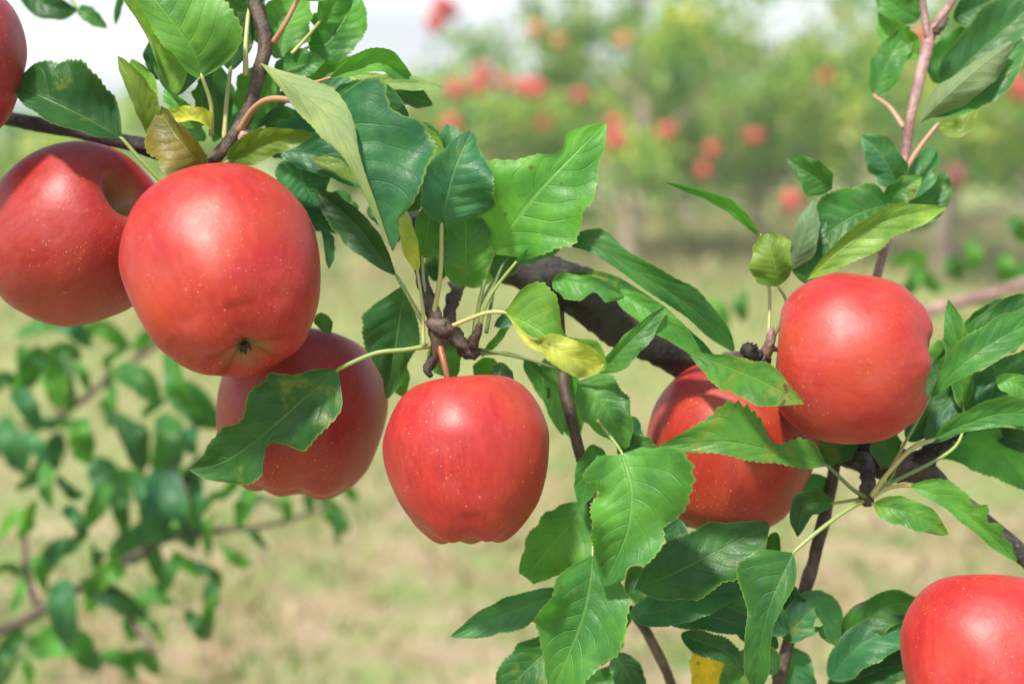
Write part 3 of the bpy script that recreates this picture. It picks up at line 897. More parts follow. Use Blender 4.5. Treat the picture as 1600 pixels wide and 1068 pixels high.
# twisted pale leaf in front
tw = leaf(A, [(500, 168, -.9), (544, 216, -1.8), (574, 290, -2.0), (613, 392, -1.6)],
          [0, 76, 108, 122, 118, 98, 70, 32, 3], [0, 12, 12, 11, 10, 10, 10, 8, 2], roll=[10, 4, 0, -4], fl=8, cl=10, fr=70, cr=60, col='teal', wave=.10, bite=[(-1, .30, .2, .06), (-1, .86, .35, .05)],
          pet=[(374, 206, 2.2), (398, 168, 1.2), (432, 154, .4)], pcol='p', pw=5.0, label='large twisted leaf with blue green face and pale rolled over edge')
fl_ = leaf(tw, [(406, 98, -.8), (462, 138, -1.6), (520, 190, -2.5), (556, 262, -2.7), (606, 378, -1.8)],
           [0, 14, 26, 30, 30, 12, 7, 4, 1], [0, 12, 30, 40, 26, 14, 9, 5, 1], roll=[188, 184, 172, 165, 172], fold=4, curl=26, wave=.12, col=(.25, .36, .095), ser=.05)
fl_.name = 'rolled_margin'
leaf(A, [(514, 122, 1.0), (550, 110, .6), (594, 98, .8), (640, 120, 1.6)], [0, 16, 24, 26, 20, 5], [0, 10, 20, 26, 22, 6], roll=16, fl=40, fr=26, curl=20, col='fresh', pet=[(470, 132, 2.0), (494, 128, 1.4)], pcol='p', label='arched leaf with yellowish back above the twisted pale leaf')
leaf(A, [(545, 118, 2.8), (590, 130, 2.6), (640, 130, 2.6), (694, 138, 2.6)], 16, 18, roll=24, fold=20, col='pale')
leaf(A, [(600, 142, 3.2), (634, 146, 3.0), (676, 164, 3.2)], 20, 22, roll=14, col='deep')
leaf(A, [(520, 152, 2.6), (560, 158, 2.2), (604, 168, 2.2), (640, 196, 2.2)], 34, 30, roll=10, col='dark')
leaf(A, [(500, 132, 3.4), (550, 140, 3.4), (600, 150, 3.6)], 30, 28, roll=16, col='teal')
leaf(A, [(586, 204, 2.8), (624, 206, 2.6), (664, 216, 2.6), (698, 244, 2.6)], 20, 26, roll=10, col='lime')
leaf(A, [(636, 214, 3.4), (660, 205, 3.4), (692, 222, 3.4)], 15, 17, col='mid')
leaf(A, [(470, 256, 3.6), (472, 280, 3.2), (496, 322, 3.2)], 46, 44, roll=16, fold=10, col='teal')
leaf(A, [(438, 236, 3.2), (482, 240, 3.0), (520, 256, 2.8), (566, 294, 2.8)], 34, 30, roll=18, fold=12, col='teal')
leaf(A, [(488, 248, 2.2), (524, 262, 2.0), (560, 286, 2.0)], 14, 14, roll=24, col='olive')
leaf(A, [(470, 316, 4.4), (512, 330, 4.4), (558, 360, 4.4)], 32, 36, roll=10, col='deep')
leaf(A, [(504, 356, 3.8), (512, 382, 3.8), (514, 420, 3.8)], 12, 9, roll=24, col='deep', n=40)
leaf(A, [(490, 500, 4.0), (506, 502, 4.0), (516, 522, 4.0)], 12, 14, col='dark', n=40)

# ---- B: centre spur
B = branch((640, 330, 4), 'twiggy fruit spur at the centre, above the apple that hangs alone')
tube('twig', [(560, 250, 7, 9), (600, 300, 5, 9), (632, 345, 3.4, 9), (652, 410, 2.2, 10), (668, 462, 1.6, 11), (682, 508, 1.2, 14), (685, 532, 1.2, 14), (682, 552, 1.4, 9), (676, 572, 1.8, 5)], M_TWIG, B, 12, 90, .16, 5)
tube('spur', [(722, 430, 5, 11), (708, 468, 4, 10), (702, 498, 3, 10), (714, 530, 2.4, 11), (736, 548, 2.4, 13), (742, 540, 2.4, 8)], M_TWIG, B, 12, 60, .2, 6)
tube('spur', [(668, 502, .9, 7), (692, 512, .8, 15), (704, 522, 1.0, 9)], M_TWIG, B, 10, 14, .2, 7)
tube('bud', [(676, 560, 1.4, 8), (668, 578, 1.4, 7), (674, 588, 1.4, 4)], M_LIMB, B, 9, 10, .15, 8)
tube('bud', [(738, 540, 2.0, 9), (745, 520, 1.8, 8), (750, 505, 1.6, 4)], M_TWIG, B, 9, 10, .15, 9)
leaf(B, [(690, 352, 1.0), (698, 308, .6), (712, 258, .4), (736, 206, .8)], [0, 38, 46, 42, 30, 20, 4], [0, 62, 76, 72, 56, 34, 6], roll=-6, fold=10, curl=8, col='teal', pet=[(676, 498, 1.2), (688, 430, 1.0)], pcol='y', pw=3.8)
leaf(B, [(770, 398, 2.4), (812, 336, 1.6), (864, 274, 1.2), (946, 193, 1.4)], [0, 62, 92, 92, 58, 40, 34, 22, 3], [0, 54, 80, 92, 86, 70, 52, 30, 3], roll=4, fold=7, curl=4, bite=[(-1, .70, .45, .07)], wave=.07, col='bright', pet=[(742, 520, 2.2), (752, 460, 2.4)], pcol='g', pw=3.4, dmg=.06, label='large bright green leaf with a notched upper edge, pointing up to the right')
leaf(B, [(727, 448, 2.6), (728, 405, 2.2), (728, 360, 2.0), (724, 310, 2.2)], 42, 42, roll=-8, fold=8, col='mid', dmg=.10)
leaf(B, [(660, 402, 1.8), (668, 360, 1.4), (676, 306, 1.2)], 22, 34, roll=6, col='mid', pet=[(680, 500, 1.4), (664, 450, 1.4)])
leaf(B, [(652, 422, .8), (642, 390, .4), (634, 352, .2), (626, 316, .4)], 14, 15, roll=10, fold=24, col='yellow', dmg=.08, pet=[(662, 540, .9), (660, 480, .8)], pcol='y', label='narrow yellowing leaf standing up from the centre spur')
leaf(B, [(620, 432, 2.0), (590, 396, 2.2), (556, 350, 2.6), (496, 298, 3.2)], [0, 16, 26, 34, 32, 22, 4], [0, 18, 30, 34, 28, 18, 4], roll=20, fold=24, col='deep', pet=[(662, 505, 1.4), (640, 466, 1.6)], pcol='g', pw=3.4)
leaf(B, [(632, 444, 3.4), (624, 500, 3.4), (614, 560, 3.4), (604, 622, 3.6)], [0, 20, 30, 34, 30, 20, 4], [0, 38, 62, 66, 40, 16, 2], roll=16, fl=6, fr=22, cr=-20, col='dark')
leaf(B, [(688, 530, 3.0), (696, 556, 3.2), (712, 590, 3.4)], 24, 30, col='mid', n=50)
leaf(B, [(530, 576, 1.0), (476, 622, .6), (408, 682, .8), (346, 722, 1.4), (296, 733, 1.8)], [0, 50, 66, 62, 50, 52, 46, 26, 2], [0, 34, 70, 70, 52, 52, 46, 22, 2], roll=2, fold=10, curl=12, wave=.18, bite=[(-1, .52, .6, .08), (1, .18, .3, .08), (1, .56, .25, .08)], col='dark', dmg=.13,
     pet=[(672, 540, 1.2), (634, 546, .8), (585, 552, .7)], pcol='g', pw=3.6, label='dark blotched leaf lying across the shaded apple')
yl = leaf(B, [(788, 488, .4), (824, 506, -.3), (862, 530, -.8), (904, 552, -.7), (946, 574, -.1)], [0, 52, 70, 66, 40, 22, 28, 28, 4], [0, 12, 18, 20, 10, 18, 22, 22, 4], roll=[0, -6, -12, 6, 4], fl=[6, 6, 16, 8], fr=[30, 40, 40, 16], curl=16, cr=40, wave=.16, col=(.17, .35, .046), dmg=.15, bite=[(-1, .55, .35, .07)],
     pet=[(692, 516, 1.2), (728, 500, .8), (762, 488, .4)], pcol='y', pw=3.4, label='curled yellow green leaf with brown edged holes')
yf = leaf(yl, [(794, 492, -.1), (830, 534, -1.1), (862, 540, -1.6), (896, 558, -1.7), (944, 566, -.6)], [0, 3, 4, 8, 20, 26, 26, 18, 3], [0, 5, 7, 10, 22, 32, 34, 24, 3], roll=[-6, -10, 10, -8], fold=10, curl=24, wave=.25, col=(.40, .45, .07), dmg=.14)
yf.name = 'yellow_margin'
leaf(B, [(934, 580, 1.6), (962, 556, 1.2), (998, 520, 1.0), (1040, 478, 1.0)], 15, 26, roll=-10, fold=22, col='mid', pet=[(745, 545, 2.4), (820, 560, 2.4), (885, 580, 2.2)], pcol='d', pw=2.4)
leaf(B, [(902, 596, 2.6), (930, 618, 2.2), (954, 650, 2.0), (980, 699, 2.0)], [0, 36, 40, 36, 24, 4], [0, 34, 44, 36, 22, 4], roll=6, fold=10, col='mid', label='green leaf with bright toothed rim below the curled yellow leaf')
leaf(B, [(806, 410, 2.0), (840, 390, 1.8), (892, 372, 1.8)], 14, 18, roll=-30, col='teal', pet=[(744, 540, 2.4), (762, 470, 2.2)], pcol='g', n=50)
leaf(B, [(772, 436, 3.2), (790, 410, 3.2), (820, 390, 3.2)], 24, 22, col='dark', pet=[(738, 545, 2.6), (745, 490, 2.8)], pcol='g', n=50)
leaf(B, [(850, 560, 5.2), (880, 610, 5.4), (900, 690, 5.6)], 30, 34, roll=10, col='mid')
leaf(B, [(820, 560, 4.8), (862, 610, 5.0), (880, 680, 5.2)], 14, 22, col='dark', pet=[(745, 552, 2.8), (790, 552, 4.0)])
leaf(B, [(772, 560, 4.2), (760, 580, 4.4), (762, 606, 4.6)], 22, 22, col='mid', n=40)
leaf(B, [(770, 575, 2.6), (786, 580, 2.4), (800, 606, 2.6)], 12, 14, col='deep', n=40)
leaf(B, [(610, 540, 5.0), (620, 580, 5.0), (632, 620, 5.2)], 20, 26, col='fresh', n=50)
leaf(B, [(830, 478, 3.2), (800, 494, 3.0), (772, 510, 3.2)], 16, 14, col='teal', n=40)
leaf(B, [(796, 505, 3.6), (776, 530, 3.6), (752, 558, 3.8)], 7, 8, roll=20, col='mid', n=40)

# ---- D: the thick dark limb
D = branch((760, 395, 6), 'thick dark limb crossing from the centre leaves down to the right edge')
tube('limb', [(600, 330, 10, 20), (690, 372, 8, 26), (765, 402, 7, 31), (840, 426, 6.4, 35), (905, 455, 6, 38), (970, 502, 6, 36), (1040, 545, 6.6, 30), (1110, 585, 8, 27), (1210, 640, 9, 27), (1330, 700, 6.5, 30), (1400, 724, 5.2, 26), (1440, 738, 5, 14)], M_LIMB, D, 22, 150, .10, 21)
tube('limb', [(1380, 716, 5.0, 18), (1440, 738, 4.6, 19), (1500, 784, 4.4, 15), (1600, 868, 4, 14), (1720, 970, 4, 15), (1900, 1110, 5, 18)], M_GREY, D, 18, 80, .10, 28)
tube('spur', [(1425, 735, 5, 22), (1456, 706, 4.4, 14), (1486, 680, 4, 11), (1512, 668, 4, 6)], M_LIMB, D, 14, 26, .14, 22)
tube('spur', [(1100, 580, 7, 12), (1140, 562, 4.5, 11), (1176, 556, 3, 11), (1192, 560, 2.4, 14), (1192, 580, 2.2, 12), (1186, 604, 2.0, 8)], M_TWIG, D, 12, 34, .2, 23)
tube('bud', [(1184, 556, 1.8, 9), (1170, 548, 1.4, 12), (1162, 540, 1.4, 7)], M_LIMB, D, 10, 12, .25, 24)
tube('bud', [(1198, 552, 1.6, 9), (1204, 530, 1.2, 8), (1206, 510, 1.2, 3)], M_SHOOT, D, 9, 12, .1, 25)
tube('spur', [(1350, 715, 5, 13), (1356, 745, 3, 11), (1354, 776, 1.6, 12), (1352, 788, 1.4, 9)], M_TWIG, D, 12, 26, .16, 26)
tube('twig', [(870, 440, 6, 9), (878, 560, 5, 9), (884, 620, 4.4, 9), (902, 690, 4, 9), (918, 756, 4, 9), (930, 830, 5, 8), (960, 920, 6, 8), (1010, 985, 7, 8), (1050, 1070, 8, 8), (1080, 1140, 9, 8)], M_TWIG, D, 10, 70, .08, 27)
leaf(D, [(842, 380, 2.6), (925, 384, 2.0), (1010, 434, 1.8), (1084, 484, 2.2), (1146, 548, 3.0)], [0, 10, 30, 20, 24, 28, 26, 22, 3], [0, 6, 12, 16, 16, 18, 18, 14, 3], roll=6, fold=10, wave=.22, col='dark', pet=[(760, 520, 2.4), (775, 440, 2.6), (800, 396, 2.7)], pcol='d', dmg=.06, label='long wavy leaf lying along the top of the dark limb')
leaf(D, [(868, 428, 2.4), (940, 432, 2.0), (1010, 470, 1.9), (1066, 520, 2.0), (1130, 582, 2.2)], [0, 4, 8, 9, 10, 12, 14, 12, 2], [0, 6, 34, 10, 12, 14, 16, 12, 2], roll=10, fold=26, wave=.1, col='dark', dmg=.16)
leaf(D, [(1070, 548, 1.6), (1130, 570, .6), (1192, 596, -1.4), (1256, 630, -3.2)], [0, 10, 18, 26, 28, 18, 2], [0, 22, 36, 40, 44, 28, 2], roll=4, fold=12, col='mid', dmg=.22, label='green leaf with brown dead patches between the two right apples')
leaf(D, [(1294, 728, .2), (1220, 706, -.4), (1130, 690, -.8), (1030, 697, -.4)], [0, 18, 22, 24, 20, 14, 3], [0, 24, 32, 30, 52, 62, 36, 16, 3], roll=-4, fold=10, wave=.14, bite=[(1, .34, .6, .09)], ser=.16, col='mid', dmg=.19, pet=[(1352, 776, 1.2), (1330, 762, .6)], pcol='d', pw=3.4, label='ragged chewed leaf lying across the front of the lower right apple')
leaf(D, [(1302, 786, 2.2), (1268, 786, 2.4), (1252, 800, 2.4), (1246, 838, 2.4)], 18, 24, roll=20, col='dark', pet=[(1350, 778, 1.6), (1328, 782, 2)], pcol='g', n=50)
leaf(D, [(1240, 862, 0), (1222, 900, -.4), (1202, 950, -.6), (1188, 1010, -.4), (1180, 1085, .2)], [0, 20, 26, 20, 16, 20, 22, 16, 3], [0, 62, 66, 44, 28, 26, 24, 16, 3], roll=6, fl=30, fr=12, curl=16, cr=-30, col='dark', pet=[(1352, 780, 1.4), (1318, 800, .8), (1275, 832, .2)], pcol='g', pw=3.4, label='drooping glossy leaf with a pale midrib hanging beside the thin brown shoot')
leaf(D, [(1366, 788, 1.2), (1396, 794, .8), (1436, 806, .6), (1482, 834, .6)], 22, 26, roll=4, fold=12, col='fresh', dmg=.24, pet=[(1356, 782, 1.4)], label='small green leaf with a brown hole below the spur at the right')
leaf(D, [(1418, 758, .8), (1468, 776, .4), (1526, 816, .4), (1588, 876, .6)], [0, 24, 30, 30, 28, 18, 2], [0, 12, 14, 18, 14, 12, 2], roll=6, fold=20, bite=[(-1, .45, .4, .05), (-1, .62, .5, .05), (-1, .8, .4, .05)], ser=.12, wave=.08, col='bright', dmg=.16, pet=[(1358, 778, 1.4), (1388, 762, 1.1)], pcol='y', pw=3.4, label='bright green nibbled leaf in front of the limb at the right edge')
leaf(D, [(1455, 688, .8), (1510, 662, .2), (1580, 645, 0), (1680, 660, .4)], [0, 18, 28, 30, 30, 22, 3], [0, 10, 16, 20, 20, 16, 3], roll=-10, fold=18, col='mid', pet=[(1362, 774, 1.2), (1390, 736, .8), (1425, 700, .7)], pcol='y', pw=4.0)
leaf(D, [(1452, 624, 1.8), (1498, 574, 1.2), (1560, 530, 1.0), (1650, 486, 1.4)], [0, 16, 28, 32, 30, 20, 3], [0, 12, 26, 30, 28, 18, 3], roll=6, fold=16, col='mid', dmg=.14, pet=[(1370, 770, 1.6), (1415, 690, 1.6)], pcol='g')
leaf(D, [(1506, 640, 3.0), (1500, 560, 3.0), (1490, 510, 3.0), (1482, 468, 3.2)], 22, 26, roll=20, col='mid', pet=[(1380, 760, 2.6), (1490, 700, 2.6)])
leaf(D, [(1512, 560, 2.8), (1536, 520, 2.6), (1590, 484, 2.4), (1650, 470, 2.6)], 26, 36, roll=6, col='dark', dmg=.08)
leaf(D, [(1420, 690, 4.4), (1450, 640, 4.4), (1476, 580, 4.4), (1480, 520, 4.6)], 32, 36, roll=10, col='dark')
leaf(D, [(1448, 690, 3.4), (1480, 660, 3.4), (1520, 626, 3.4), (1550, 570, 3.6)], 30, 32, roll=24, col='teal')
leaf(D, [(1440, 700, 5.2), (1500, 690, 5.2), (1570, 710, 5.0), (1680, 770, 5.0)], 36, 44, roll=6, fold=8, col='mid')
leaf(D, [(1556, 592, 1.4), (1590, 600, 1.2), (1640, 640, 1.4)], 16, 30, roll=6, col='bright')
leaf(D, [(1480, 640, 4.4), (1530, 616, 4.4), (1600, 570, 4.6), (1650, 540, 4.8)], 30, 30, roll=6, col='dark')
leaf(D, [(1400, 726, 3.4), (1385, 700, 3.4), (1378, 655, 3.6)], 24, 26, col='dark', pet=[(1358, 776, 1.8), (1390, 750, 2.6)])
leaf(D, [(1340, 690, 5.2), (1290, 700, 5.4), (1240, 690, 5.6)], 30, 26, col='dark')
leaf(D, [(866, 432, 2.0), (900, 440, 1.4), (936, 446, 1.3), (976, 462, 1.6)], 12, 34, roll=8, wave=.2, bite=[(1, .6, .6, .12)], col='mid', n=60)
leaf(D, [(960, 452, 1.8), (1016, 486, 1.3), (1056, 516, 1.4), (1100, 562, 1.8)], 18, 26, roll=10, wave=.2, col='fresh', n=80)
# front hanging leaves
leaf(D, [(972, 708, -.4), (986, 764, -1.0), (980, 830, -1.2), (944, 914, -.8)], [38, 96, 98, 84, 60, 40, 32, 4], [44, 70, 74, 72, 66, 54, 32, 4], roll=[4, 0, 10, -14], fold=12, curl=18, wave=.26, col='fresh', dmg=.06, ser=.07, bite=[(-1, .8, .35, .07), (1, .28, .3, .08), (-1, .5, .15, .05)], pet=[(920, 640, 2.6), (960, 690, .6)], pcol='g', label='broad bright green puckered leaf at the bottom centre')
leaf(D, [(926, 866, .6), (922, 910, .1), (905, 980, 0), (862, 1082, .4)], [0, 56, 76, 82, 70, 44, 5], [0, 54, 78, 74, 54, 30, 4], roll=-4, fold=24, curl=16, wave=.14, col='mid', pet=[(930, 760, 2.6), (928, 820, 1.4)], pcol='g', label='long glossy leaf hanging below the broad bright leaf')
leaf(D, [(914, 782, 3.4), (888, 822, 3.4), (856, 858, 3.4), (822, 902, 3.6)], [0, 42, 62, 62, 50, 34, 16], [0, 30, 40, 44, 38, 28, 14], roll=6, fold=8, col='mid', pet=[(912, 720, 4.0)])
leaf(D, [(965, 690, 3.4), (990, 700, 3.2), (1040, 720, 3.0)], 24, 26, col='dark')
leaf(D, [(940, 700, 2.6), (928, 720, 2.2), (906, 790, 2.2)], 26, 24, col='mid')
leaf(D, [(990, 650, 5.0), (986, 690, 5.0), (1000, 740, 5.0)], 20, 20, col='teal', n=50)
leaf(D, [(892, 920, 3.0), (840, 940, 3.0), (780, 962, 3.2), (704, 994, 3.4)], 30, 26, roll=14, fold=14, col='teal', pet=[(940, 880, 4)])
leaf(D, [(880, 990, 3.4), (850, 1020, 3.4), (810, 1060, 3.4), (780, 1110, 3.6)], 36, 40, roll=6, col='dark')
leaf(D, [(990, 920, 2.4), (1050, 896, 2.2), (1110, 866, 2.2), (1200, 818, 2.4)], [0, 34, 48, 48, 40, 26, 4], [0, 34, 50, 56, 54, 44, 6], roll=4, fold=10, col='dark', label='broad dark leaf hanging under the lower right apple')
leaf(D, [(985, 962, 3.0), (1040, 952, 3.0), (1100, 930, 3.0), (1170, 920, 3.4)], 36, 34, roll=14, col='teal')
leaf(D, [(1000, 950, 4.0), (1060, 960, 4.0), (1120, 965, 4.0), (1200, 990, 4.2)], 26, 26, roll=20, col='teal')
leaf(D, [(1060, 810, 4.0), (1050, 850, 4.0), (1030, 910, 4.0)], 26, 24, col='teal')
leaf(D, [(1064, 990, 4.2), (1100, 1004, 4.2), (1140, 1020, 4.2), (1160, 1045, 4.4)], 20, 24, roll=10, ser=.2, col='deep', dmg=.1)
leaf(D, [(1096, 990, 6.0), (1104, 1030, 6.2), (1098, 1096, 6.4)], 28, 28, roll=0, fold=10, col='gold', label='golden yellow dying leaf at the bottom edge')
leaf(D, [(960, 1020, 5.0), (980, 1050, 5.0), (1000, 1100, 5.0)], 26, 26, col='deep')
leaf(D, [(1000, 1046, 6.0), (960, 1060, 6.0), (900, 1072, 6.0)], 22, 24, col='dark')

# more leaves further back in the clumps
rf = random.Random(11)
def filler(parent, spots, dz, cols, Lr=(70, 120)):
    for x, y, a in spots:
        a = R(a); Lp = rf.uniform(*Lr); z = dz + rf.uniform(-.8, .8)
        dx, dy = math.cos(a) * Lp / 2, -math.sin(a) * Lp / 2
        leaf(parent, [(x - dx, y - dy, z + .5), (x + rf.uniform(-8, 8), y + rf.uniform(-8, 4), z), (x + dx, y + dy, z + rf.uniform(-.2, 1))], rf.uniform(.22, .36) * Lp, rf.uniform(.22, .36) * Lp,
             roll=rf.uniform(-35, 35), fold=rf.uniform(6, 22), curl=rf.uniform(0, 22), wave=.14, col=rf.choice(cols), dmg=rf.choice([0, 0, .1]), n=56, nc=5)
filler(A, [(300, 60, 100), (330, 140, 80), (350, 30, 70), (400, 40, 120), (420, 170, 40), (450, 190, 10), (290, 200, 150), (350, 190, 60), (500, 180, -20), (540, 210, -30), (580, 170, 20), (440, 40, 80), (520, 60, 60), (520, 110, 20), (250, 90, 100), (490, 225, -10), (460, 210, 30)], 5.5, ['dark', 'deep', 'mid', 'dark', 'teal'])
filler(B, [(560, 250, -40), (600, 270, -60), (640, 290, 70), (700, 230, 90), (600, 350, -50), (540, 330, -50), (690, 400, 80), (760, 400, 60), (650, 240, 40), (790, 380, 40)], 5.5, ['dark', 'deep', 'mid', 'teal'])
filler(D, [(1040, 880, -30), (1100, 880, -10), (1010, 930, -60), (1080, 940, -10), (1140, 900, 30), (960, 930, -80), (1180, 980, -40), (1230, 930, -60), (1170, 860, 20), (900, 840, -110), (940, 980, -90), (1210, 870, -90), (1020, 820, -60)], 5.0, ['dark', 'deep', 'teal', 'mid'])
filler(D, [(1500, 560, 30), (1560, 540, 20), (1460, 570, 80), (1530, 650, 10), (1590, 690, -20), (1570, 590, 30), (1480, 610, 60), (1600, 640, 0), (1540, 500, 40)], 5.0, ['dark', 'teal', 'mid', 'deep'])

# ---- H: thin brown shoot, lower right
H_ = branch((1310, 690, 7), 'thin grey brown shoot running down behind the lower right apples')
tube('twig', [(1320, 600, 8, 9), (1308, 700, 7, 9), (1292, 790, 6.4, 10), (1270, 880, 6, 10), (1240, 975, 5.6, 10), (1215, 1070, 5.6, 10), (1190, 1180, 6, 11)], M_TWIG, H_, 12, 60, .07, 41)
leaf(H_, [(1226, 1000, 5.2), (1250, 970, 5.0), (1278, 950, 5.0), (1312, 1010, 5.4)], 30, 34, roll=14, col='teal')
leaf(H_, [(1230, 990, 4.6), (1200, 960, 4.6), (1160, 945, 4.6), (1110, 960, 4.8)], 30, 28, roll=10, col='teal')
leaf(H_, [(1225, 1010, 6.0), (1240, 1050, 6.0), (1250, 1120, 6.0)], 34, 36, roll=10, col='teal')
leaf(H_, [(1308, 1000, 6.0), (1350, 968, 5.6), (1396, 944, 5.6), (1450, 946, 6.0)], 26, 34, roll=6, col='dark')
leaf(H_, [(1296, 1060, 5.4), (1340, 1010, 5.2), (1400, 985, 5.2), (1470, 980, 5.6)], 30, 40, roll=10, col='teal')
leaf(H_, [(1290, 1080, 5.8), (1340, 1060, 5.6), (1400, 1040, 5.6), (1470, 1050, 5.8)], 30, 34, roll=20, col='deep')
leaf(H_, [(1330, 1100, 6.2), (1360, 1060, 6.2), (1430, 1010, 6.2)], 30, 30, col='dark')
leaf(H_, [(1292, 780, 7.0), (1270, 760, 7.0), (1250, 800, 7.2)], 20, 24, col='teal', n=40)
leaf(H_, [(1215, 1050, 4.6), (1190, 1030, 4.6), (1150, 1060, 4.8), (1130, 1110, 5)], 26, 28, col='dark')

# ---- E: upright pink shoot, upper right
E = branch((1365, 440, 7), 'upright pinkish shoot rising behind the right apple to the top edge')
tube('twig', [(1345, 520, 8, 7.8), (1368, 440, 7.4, 7.0), (1386, 370, 7, 7.0), (1404, 300, 7, 7.0), (1416, 230, 7, 7.8), (1424, 180, 7, 7.8), (1440, 110, 7.4, 8.6), (1456, 50, 8, 8.6), (1482, 10, 8.4, 6.2), (1530, -60, 9, 5.5)], M_SHOOT, E, 12, 70, .07, 51)
tube('twig', [(1450, 60, 7.8, 6.2), (1444, 20, 8, 5.5), (1436, -40, 8, 5.5), (1430, -120, 8, 4.7)], M_SHOOT, E, 10, 24, .07, 52)
tube('bud', [(1462, 50, 7.6, 7.8), (1472, 38, 7.4, 6.2), (1480, 28, 7.4, 3.1)], M_TWIG, E, 9, 12, .2, 53)
leaf(E, [(1436, 192, 4.6), (1480, 150, 3.8), (1530, 106, 3.6), (1582, 66, 4.2)], [0, 22, 34, 36, 34, 28, 8], [0, 30, 40, 40, 36, 26, 8], roll=[170, 172, 174, 176], fl=10, cl=30, fr=30, cr=90, col=(.10, .17, .07), wave=.05, label='pale downy leaf curled lengthwise beside the pink shoot')
leaf(E, [(1448, 180, 5.0), (1500, 150, 4.8), (1556, 110, 4.8), (1598, 60, 5.2)], 14, 40, roll=10, fold=20, col='dark')
leaf(E, [(1470, 140, 9), (1530, 80, 8.6), (1600, 20, 8.4), (1680, -50, 8.6)], 44, 36, roll=14, col='dark')
leaf(E, [(1490, 30, 9), (1530, 10, 9), (1590, -20, 9)], 30, 36, col='dark')
leaf(E, [(1366, 150, 9), (1390, 90, 9), (1420, 40, 9.2)], 24, 30, col='mid', pet=[(1412, 200, 7.4), (1390, 168, 8)], pcol='p', pw=4)
leaf(E, [(1440, 90, 9), (1400, 60, 9.2), (1370, 20, 9.6)], 22, 26, col='fresh')
leaf(E, [(1436, 30, 9), (1400, 10, 9), (1370, -30, 9)], 26, 26, col='mid')
leaf(E, [(1440, 10, 10), (1410, -10, 10), (1380, 4, 10)], 20, 20, col='fresh')
leaf(E, [(1460, 130, 10), (1480, 90, 10), (1510, 40, 10)], 26, 26, col='mid')
leaf(E, [(1465, 195, 7), (1500, 200, 6.8), (1530, 160, 6.8)], 16, 16, roll=20, col='olive', pet=[(1412, 268, 7), (1440, 226, 7)], pcol='p', pw=4)
leaf(E, [(1404, 290, 6.6), (1388, 258, 6.2), (1370, 232, 6.2), (1346, 212, 6.4)], 30, 30, roll=8, col='teal', pet=[(1412, 262, 7)])
leaf(E, [(1420, 310, 8), (1440, 280, 8), (1460, 226, 8.2)], 26, 22, roll=16, col='teal')
leaf(E, [(1410, 330, 8.6), (1450, 320, 8.6), (1480, 270, 9)], 24, 26, col='dark')
leaf(E, [(1392, 318, 5.4), (1350, 330, 4.8), (1312, 350, 4.6), (1256, 392, 4.8)], [0, 30, 46, 46, 36, 24, 4], [0, 34, 46, 50, 44, 28, 4], roll=-8, fold=12, col='dark', pet=[(1404, 300, 6.6)])
leaf(E, [(1390, 320, 4.8), (1405, 300, 4.4), (1440, 276, 4.4)], 20, 22, col='mid', n=50)
leaf(E, [(1300, 296, 6.2), (1278, 280, 5.8), (1256, 266, 5.8), (1230, 248, 6.2)], [0, 24, 30, 18, 8, 2], [0, 20, 26, 26, 18, 3], roll=6, col='dark', label='dark leaf with a deeply notched top left of the pink shoot')
leaf(E, [(1240, 420, 4.0), (1252, 384, 3.4), (1262, 350, 3.2), (1272, 312, 3.6)], 24, 18, roll=176, fold=10, col=(.05, .12, .08), label='leaf showing its pale grey underside beside the small background apple')
leaf(E, [(1264, 444, 4.2), (1262, 400, 4.2), (1290, 346, 4.4)], 26, 30, col='dark')
leaf(E, [(1260, 438, 2.6), (1310, 392, 2.0), (1382, 346, 1.8), (1478, 324, 2.2)], [0, 10, 18, 24, 24, 14, 2], [0, 22, 30, 34, 28, 20, 3], roll=-6, fold=20, col='lime', dmg=.15, label='yellow green leaf with rusty marks just above the right apple')
leaf(E, [(1216, 448, 2.0), (1212, 420, 1.6), (1206, 396, 1.5), (1196, 366, 1.8)], [0, 34, 38, 34, 28, 6], [0, 20, 30, 34, 30, 8], roll=4, fold=16, col='olive', dmg=.14, pet=[(1196, 555, 2.2), (1228, 480, 2.2)], pcol='d', pw=2.6, label='small heart shaped leaf browning on one side, upper left of the right apple')
leaf(E, [(1188, 368, 2.8), (1150, 330, 2.4), (1100, 302, 2.4), (1040, 285, 2.8)], 10, 16, roll=40, fold=20, col='fresh', pet=[(1200, 552, 2.4), (1202, 450, 2.8)], pcol='y', pw=2.6, label='thin arched leaf seen edge on, pointing left into the open')

# ---- J: blurred branch lower left
J = branch((-120, 1030, 50), 'blurred leafy branch crossing the lower left corner behind the apples')
for k, pts in enumerate(([(-200, 1060, 48, 9), (0, 985, 48, 8), (70, 950, 48, 8), (160, 895, 50, 7), (250, 845, 52, 7), (285, 800, 54, 6), (295, 745, 56, 5), (330, 700, 58, 4)],
                         [(250, 845, 52, 6), (330, 830, 52, 5), (420, 820, 54, 4), (520, 790, 56, 3)],
                         [(-60, 730, 62, 6), (20, 690, 62, 6), (100, 645, 62, 6), (170, 592, 62, 6), (240, 540, 64, 5), (290, 500, 66, 4)],
                         [(60, 955, 48, 6), (40, 880, 50, 5), (40, 800, 52, 4)],
                         [(160, 895, 50, 6), (200, 960, 48, 5), (240, 1020, 46, 4)])):
    tube('twig', pts, M_TWIG, J, 10, 40, .08, 60 + k)
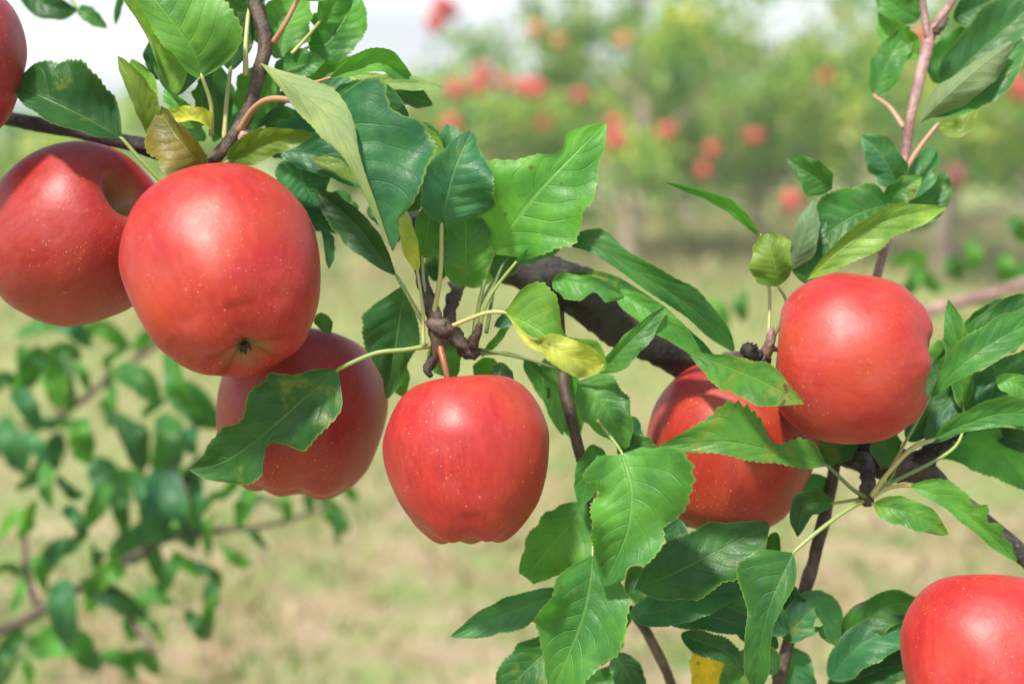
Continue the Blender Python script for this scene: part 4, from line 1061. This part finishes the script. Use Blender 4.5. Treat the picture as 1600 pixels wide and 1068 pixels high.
# leaf prototypes shared by the blurred branch
rj = random.Random(5)
JL = [(60, 520), (110, 520), (95, 560), (30, 575), (130, 590), (75, 605), (170, 640), (215, 600), (240, 640), (45, 640), (20, 700), (60, 720), (200, 690), (250, 700), (270, 740), (170, 760), (220, 770), (255, 790), (300, 800), (330, 790),
      (190, 810), (150, 790), (215, 840), (245, 860), (45, 810), (30, 820), (110, 850), (90, 870), (150, 880), (135, 930), (100, 960), (120, 1000), (95, 1010), (180, 940), (215, 950), (200, 980), (235, 985), (265, 900), (300, 880), (325, 900),
      (335, 930), (330, 955), (310, 975), (30, 930), (15, 900), (60, 900), (20, 1030), (40, 1050), (5, 1040), (180, 1045), (220, 1045), (330, 840), (370, 870), (380, 790), (410, 800), (440, 790), (520, 810), (530, 830), (540, 770), (490, 770), (360, 760), (400, 840),
      (300, 640), (285, 600), (300, 690), (180, 560), (5, 610), (130, 690), (110, 760), (285, 830), (255, 930), (170, 905), (300, 745)]
JL += [(rj.gauss(180, 85), rj.gauss(800, 120)) for _ in range(8)] + [(rj.gauss(70, 50), rj.gauss(600, 50)) for _ in range(6)]
for k, (x, y) in enumerate(JL):
    d = rj.uniform(44, 62)
    a = rj.uniform(0, 6.28) if rj.random() < .35 else rj.uniform(.3, 2.6)
    Lp = rj.choice([rj.uniform(46, 75), rj.uniform(75, 125)]) if x < 310 else rj.uniform(40, 70)
    dx, dy = math.cos(a) * Lp / 2, math.sin(a) * Lp / 2
    leaf(J, [(x - dx, y - dy, d), (x + rj.uniform(-6, 6), y + rj.uniform(-20, 4), d - 1.5), (x + dx, y + dy, d + rj.uniform(-1, 2.5))], Lp * rj.uniform(.16, .32), Lp * rj.uniform(.16, .32), roll=rj.uniform(-60, 60), fold=16, curl=16,
         col=rj.choice(['dark', 'mid', 'teal', 'fresh', 'teal', 'dark', 'mid', 'deep']), n=22, nc=3, ser=.03)

# ---- K: blurred bits at the far right and top left
K = branch((1700, 420, 60), 'blurred pinkish branch with green leaves behind the limb at the right edge')
tube('twig', [(1800, 400, 70, 9), (1620, 438, 60, 9), (1540, 462, 56, 9), (1470, 478, 54, 8), (1440, 490, 54, 5)], M_SHOOT, K, 12, 36, .1, 71)
for k, (x, y) in enumerate([(1440, 350), (1450, 440), (1425, 440), (1590, 360), (1570, 420), (1520, 400), (1600, 430), (1490, 420), (1120, 490), (1160, 480), (1090, 600), (1420, 410), (1550, 480)]):
    d = 60 + 10 * rj.random(); a = rj.uniform(0, 6.28); Lp = rj.uniform(40, 60)
    dx, dy = math.cos(a) * Lp / 2, math.sin(a) * Lp / 2
    leaf(K, [(x - dx, y - dy, d), (x, y - 6, d - 1), (x + dx, y + dy, d)], 14, 16, roll=rj.uniform(-40, 40), col=rj.choice(['mid', 'fresh', 'dark']), n=20, nc=3, ser=.03)
N_ = branch((-40, -60, 12), 'few dark leaves hanging from the top edge at the upper left against the sky')
tube('twig', [(-60, -120, 14, 5), (20, -60, 13, 4), (90, -30, 12, 3), (150, -40, 12, 3), (190, -80, 12, 2)], M_TWIG, N_, 8, 20, .06, 81)
leaf(N_, [(30, -30, 12), (60, 0, 11.5), (90, 14, 11.4), (122, 16, 11.8)], 24, 26, roll=10, col='deep', pet=[(20, -60, 13)])
leaf(N_, [(122, 14, 11.8), (138, 22, 11.6), (168, 44, 11.8)], 12, 13, col='dark', pet=[(90, -30, 12)], n=40)
leaf(N_, [(190, -30, 11), (186, 0, 11), (180, 40, 11)], 8, 10, roll=40, col='mid', n=40, pet=[(190, -80, 12)])
